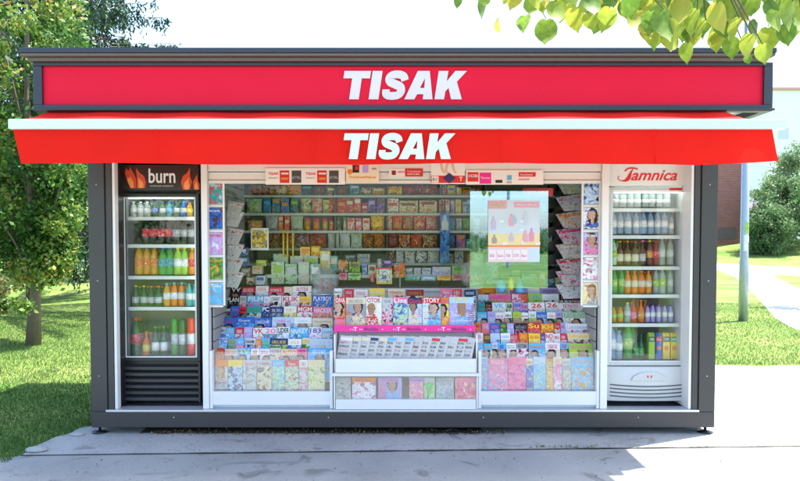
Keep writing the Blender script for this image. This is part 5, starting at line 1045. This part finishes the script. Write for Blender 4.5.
def spruce(x, y, h, R0, label, group=None, lm=LM2, seed=1, dens=1.0, cat='tree'):
    t = empty('spruce_tree', (x, y, 0)); tag(t, label, cat, group); rq = random.Random(seed)
    b = MB(); b.tube([(0,0,-.05),(0,0,h*.5),(0,0,h)], [.16,.1,.01], 9); pts = []; z = 2.1
    while z < h-.2:
        rad = R0*(1-z/h)**.85+.1; nb = 9
        for k in range(nb):
            a = rq.uniform(0,6.28); r = rad*rq.uniform(.75,1.1); d = Vector((math.cos(a), math.sin(a), 0)); e = d*r+Vector((0,0,z-.25*r+.1*r)); m_ = d*r*.55+Vector((0,0,z-.22*r))
            b.tube([(0,0,z), m_, e], [.03,.015,.006], 5)
            for s in range(int(26*r*dens)):
                u = rq.random()**.7; p = Vector((0,0,z)).lerp(m_, u*2) if u < .5 else m_.lerp(e, u*2-1)
                side = Vector((-d.y, d.x, 0))*rq.uniform(-.28,.28)*(1.1-u)
                ln = rq.uniform(.1,.5)
                for q in range(6): pts.append(tuple(p+side+Vector((rq.uniform(-.03,.03), rq.uniform(-.03,.03), -ln*q/6))))
        z += .33
    b.build('trunk', BARK, t, smooth=True); leaf_cloud('crown', np.array(pts), .13, lm, t, droop=1.4, aspect=.3); return t
spruce(-8.95, 11.2, 12, 7.5, 'tall dark drooping spruce behind the yellow green tree', seed=4)
HAZY = [(-14.5,19,6.5,2.6),(-11.2,24,7.5,2.6),(-22,22,9,4),(-17,30,9,4)]
for i, (x, y, h, r) in enumerate(HAZY):
    tree('background_tree', x, y, h, .16, (0,0,h*.52,r,r,h*.46), None, ['dark green tree on the lawn seen between the spruce and the kiosk','rounded green tree farther back at the kiosk edge','broad green tree at the far left behind the spruce','tall green tree far behind the left lawn'][i], LM3 if i % 2 else LM2, .22, 90, 90, .75, 'trees beyond the left lawn', zmin=1.6)
# right side: bushes beyond the mound
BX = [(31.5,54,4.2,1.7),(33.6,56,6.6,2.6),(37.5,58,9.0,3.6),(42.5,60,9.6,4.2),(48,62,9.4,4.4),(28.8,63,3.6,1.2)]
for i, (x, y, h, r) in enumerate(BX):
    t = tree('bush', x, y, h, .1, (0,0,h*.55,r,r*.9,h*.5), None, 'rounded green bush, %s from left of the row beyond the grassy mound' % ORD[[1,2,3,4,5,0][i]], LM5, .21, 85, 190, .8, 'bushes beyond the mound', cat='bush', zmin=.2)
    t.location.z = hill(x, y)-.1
tree('shade_tree', 11.9, 10.9, 4.4, .13, (0,0,2.75,2.0,2.0,1.25), None, 'green tree beside the path at the right edge', LM3, .11, 120, 130, .4)
# trees behind the photographer, seen mirrored in the glass
for i, (x, y, h, r) in enumerate([(-20,-45,7,4),(-12,-52,6,4),(-3,-78,2.6,4),(7,-84,2.3,4),(16,-80,2.5,4),(25,-80,3,4),(32,-50,7,4),(-30,-40,9,5)]):
    tree('background_tree', x, y, h, .18, (0,0,h*.55,r*1.3,r,h*.45), None, 'green tree mirrored in the shop glass, %s of the row across the lawn' % ORD[i], LM3, .4, 60, 50, 1.1, 'trees mirrored in the shop glass', zmin=.1)
# lamp post
lx, ly = gnd(743, 321); t = empty('lamp_post', (lx, ly, 0)); tag(t, 'blue grey steel lamp post with torn stickers beside the path', 'lamp post')
b = MB(); b.tube([(0,0,-.05),(0,0,1.2),(0,0,1.25),(0,0,6.2)], [.09,.088,.08,.07], 16); b.build('pole', STEEL, t, smooth=True)
b = MB(); b.tube([(0,0,6.2),(-.15,0,6.45),(-.7,0,6.5)], .035, 8); b.box(-1.15,-.65,-.12,.12,6.44,6.56); b.build('lamp_head', STEEL, t, smooth=False)
for z0, z1, c, a0, a1 in ((1.78,2.0,'lime',-1.9,-.9),(1.42,1.74,'white',-2.2,-1.2),(1.25,1.40,'silver',-1.7,-.8),(1.6,1.72,'white',-1.1,-.5)):
    b = MB(); n_ = 6; r = .082+(.003 if z0 < 1.3 else 0)
    vs = [(r*math.cos(a0+(a1-a0)*i/n_), r*math.sin(a0+(a1-a0)*i/n_), z) for z in (z0, z1) for i in range(n_+1)]; b.add(vs, [(i, i+1, n_+2+i, n_+1+i) for i in range(n_)]); b.build('sticker', mat('worn sticker '+c, tuple(q*.8 for q in PAL[c]), .7, var=.4, scale=30), t)
o2 = empty('lamp_post', (-2.6-9, -38, 0)); tag(o2, 'distant lamp post mirrored in the shop glass', 'lamp post'); o2.location = (6.5, -36, 0); b = MB(); b.tube([(0,0,0),(0,0,5.5)], [.12,.08], 8); b.box(-.6,.6,-.1,.1,5.5,5.6); b.build('pole', STEEL, o2)
# brick building
BR = new_mat('brick'); m, n, l, bs = BR
tc = n.new('ShaderNodeTexCoord'); mp = n.new('ShaderNodeMapping'); mp.inputs['Rotation'].default_value = (R(90),0,0); bt = n.new('ShaderNodeTexBrick'); bt.inputs['Scale'].default_value = 1.0
bt.inputs['Color1'].default_value = (.30,.10,.08,1); bt.inputs['Color2'].default_value = (.24,.08,.065,1); bt.inputs['Mortar'].default_value = (.30,.22,.19,1); bt.inputs['Brick Width'].default_value = .5; bt.inputs['Row Height'].default_value = .16; bt.inputs['Mortar Size'].default_value = .015
l.new(tc.outputs['Object'], mp.inputs[0]); l.new(mp.outputs[0], bt.inputs['Vector']); l.new(bt.outputs[0], bs.inputs['Base Color']); bs.inputs['Roughness'].default_value = .9
t = empty('brick_building', (28.5, 60, .8)); tag(t, 'red brown brick building end wall right behind the kiosk', 'building')
xr = X(741, 60, 200)-28.5
b = MB(); b.box(-14, xr, 0, 10, -.9, 11.4); b.build('wall', m, t)
b = MB(); b.box(-14.2, xr+.2, -.2, 10.2, 11.401, 11.7); b.build('roof', mat('concrete coping', (.4,.38,.36), .8), t)
for k in range(4):
    b = MB(); x = -12.5+3.4*k; b.box(x, x+1.6, -.03, .05, 2.2, 4.2); o = b.build('window', WHITE, t); b = MB(); b.box(x+.1, x+1.5, -.04, -.031, 2.3, 4.1); b.build('pane', mat('dark glass', (.03,.04,.05), .1), o)
b = MB(); b.box(xr-2.3, xr-.4, -.03, -.002, .9, 2.0); b.build('basement_band', mat('grey painted band', (.14,.10,.10), .8), t)
t = empty('pale_building', (60, 95, 0)); tag(t, 'pale overexposed apartment building with a thin pink roof edge, right background', 'building')
pz = Z(90, 95); px_ = X(768, 95, 120)-60
b = MB(); b.box(px_, 40, 0, 16, -.5, pz); b.build('wall', mat('white render', (.75,.73,.72), .8, var=.03), t)
b = MB(); b.box(px_-.3, 40.3, -.3, 16.3, pz+.001, pz+.35); b.build('roof', mat('pink tile edge', (.55,.30,.28), .8), t)
for r in range(5):
    for c in range(8):
        x = px_+1.5+c*4.2; z = 2.5+r*3.4
        b = MB(); b.box(x, x+1.5, -.02, .05, z, z+1.6); b.build('window', mat('pale window', (.5,.53,.56), .3), t)
t = empty('small_house', (30, 62, 0)); hx_ = X(750, 62, 200)-30; hx2 = X(767, 62, 200)-30; tag(t, 'small house with a dark roof behind the right bushes', 'house')
b = MB(); b.box(hx_, hx2+3, 0, 6, 0, 4.5); b.build('wall', mat('white render', (0,0,0)), t)
b = MB(); b.hexa([(hx_-.3,-.3,4.501),(hx2+3.3,-.3,4.501),(hx2+3.3,6.3,4.501),(hx_-.3,6.3,4.501),(hx_+.6,3,5.5),(hx2+2.4,3,5.5),(hx2+2.4,3.2,5.5),(hx_+.6,3.2,5.5)]); b.build('roof', mat('dark slate roof', (.06,.05,.06), .8), t)
# overhanging linden branch, close to the camera
t = empty('linden_tree', (3.6, -3.9, 0)); tag(t, 'linden tree whose yellow green leaves hang into the top right', 'tree')
def Lp(px, py, Y): x, z = at(px, py, Y); return Vector((x-3.6, Y+3.9, z))
b = MB(); b.tube([(0,0,-.1),(0,.05,1.2),(-.05,.1,2.6),(-.1,.1,4.4)], [.16,.12,.10,.07], 12)
limb = [Vector((-.03,.1,2.9)), Vector((-.6,.2,3.15)), Lp(790,-45,-3.3), Lp(700,-40,-3.3), Lp(600,-35,-3.3), Lp(500,-30,-3.3), Lp(440,-20,-3.3)]
b.tube(limb, [.06,.045,.03,.024,.017,.01,.005], 8)
LV = [(547,33,28,95),(534,6,22,110),(556,14,26,100),(573,20,24,80),(588,22,18,60),(566,4,22,70),(600,12,20,100),(611,20,24,120),(585,8,20,70),(598,28,13,120),(630,10,26,80),(640,24,28,95),(622,12,20,60),(655,8,22,100),(664,26,34,100),(672,44,24,110),(688,53,20,85),(664,14,22,60),(696,36,24,95),(716,42,20,95),(700,14,26,100),(718,18,30,80),(722,34,26,110),(733,48,22,90),(740,30,24,80),(748,12,26,100),(752,46,24,100),(757,33,24,110),(768,40,26,95),(775,22,24,90),(762,54,20,80),(778,12,24,100),(790,22,24,80),(795,8,26,95),(457,2,12,95),(484,0,18,95),(690,5,26,95),(730,2,28,95),(770,0,28,95),(640,0,26,80),(545,-4,24,90),(610,-2,24,90),(748,60,10,90),(677,8,22,60),(706,30,20,120),(728,10,26,70),(785,35,22,70)]
vs_, fs_, rv = [], [], []
half = [(.10,-.05),(.24,-.03),(.36,.08),(.43,.24),(.45,.40),(.41,.57),(.33,.72),(.22,.86),(.10,.98)]
outline = [(0,.03)] + [(u*(1+.035*(i%2)), v) for i, (u, v) in enumerate(half)] + [(.0,1.15)] + [(-u*.97*(1+.035*(i%2)), v) for i, (u, v) in enumerate(half)][::-1]
def add_leaf(p, L_, ang, yaw, pitch, rnd):
    M4 = Matrix.Rotation(yaw, 3, 'Z') @ Matrix.Rotation(pitch, 3, 'X') @ Matrix.Rotation(ang, 3, 'Y')
    k = len(vs_)
    for (u, v) in outline: vs_.append(Vector(p)+M4 @ Vector((u*L_*.9, .12*L_*abs(u)*2+.06*L_*math.sin(v*3), -v*L_*.9)))
    for v in (.03, .25, .5, .75, .95): vs_.append(Vector(p)+M4 @ Vector((0, .03*L_+.05*L_*math.sin(v*3), -v*L_*.9)))
    m = [k+20+i for i in range(5)]; near = [0,0,0,1,1,2,2,3,3,4,4]
    for sd in (0, 1):
        for i in range(10):
            A, B = (k+i, k+i+1) if not sd else (k+(20-i)%20, k+(19-i)%20)
            a_, b_ = m[near[i]], m[near[i+1]]
            q = [A, B, b_] + ([a_] if a_ != b_ else [])
            fs_.append(tuple(q) if not sd else tuple(q[::-1]))
    rv.extend([rnd]*25)
rq = random.Random(12)
LV += [(rq.uniform(640,800), rq.uniform(-2,34), rq.uniform(20,30), 90) for _ in range(46)] + [(rq.uniform(525,640), rq.uniform(-6,8), rq.uniform(18,26), 90) for _ in range(14)]
def twig(p, side):
    near = min(limb[2:], key=lambda q: (q-p).length); q = near.lerp(p, .5)+Vector((0,0,.05)); b.tube([near, q, p], [.006,.004,.0018], 5)
for i, (px, py, s, a) in enumerate(LV):
    Y = -3.3+rq.uniform(-.22,.28); L_ = s*(Y-YC)/F*1.02; p = Lp(px+rq.uniform(-1,1), py-s*.5, Y)
    add_leaf(p, L_, R(a-95)*.6+rq.uniform(-.15,.15), rq.uniform(-.7,.7), rq.uniform(-.5,.35), rq.random()*.85); 
    if i % 2 == 0: twig(p, 1)
for i in range(420):
    u = rq.random(); k = min(5, int(u*6)); c = limb[k].lerp(limb[k+1], u*6-k); p = c+Vector((rq.gauss(0,.16), rq.gauss(0,.3), abs(rq.gauss(.05,.25))+(.0 if k > 1 else .1)))
    add_leaf(p, rq.uniform(.05,.09), rq.uniform(-.6,.6), rq.uniform(-3,3), rq.uniform(-.8,.8), rq.random())
for i in range(500):
    p = Vector((rq.gauss(-.1,.8), rq.gauss(-.1,.8), rq.uniform(3.1,5.0))); add_leaf(p, rq.uniform(.07,.11), rq.uniform(-.8,.8), rq.uniform(-3,3), rq.uniform(-.8,.8), rq.random())
b.build('trunk', BARK, t, smooth=True)
me = bpy.data.meshes.new('foliage'); me.from_pydata([tuple(v) for v in vs_], [], fs_); a_ = me.attributes.new('rnd','FLOAT','POINT'); a_.data.foreach_set('value', rv); me.materials.append(LML)
me.polygons.foreach_set('use_smooth', [True]*len(me.polygons)); link('foliage', me, t)
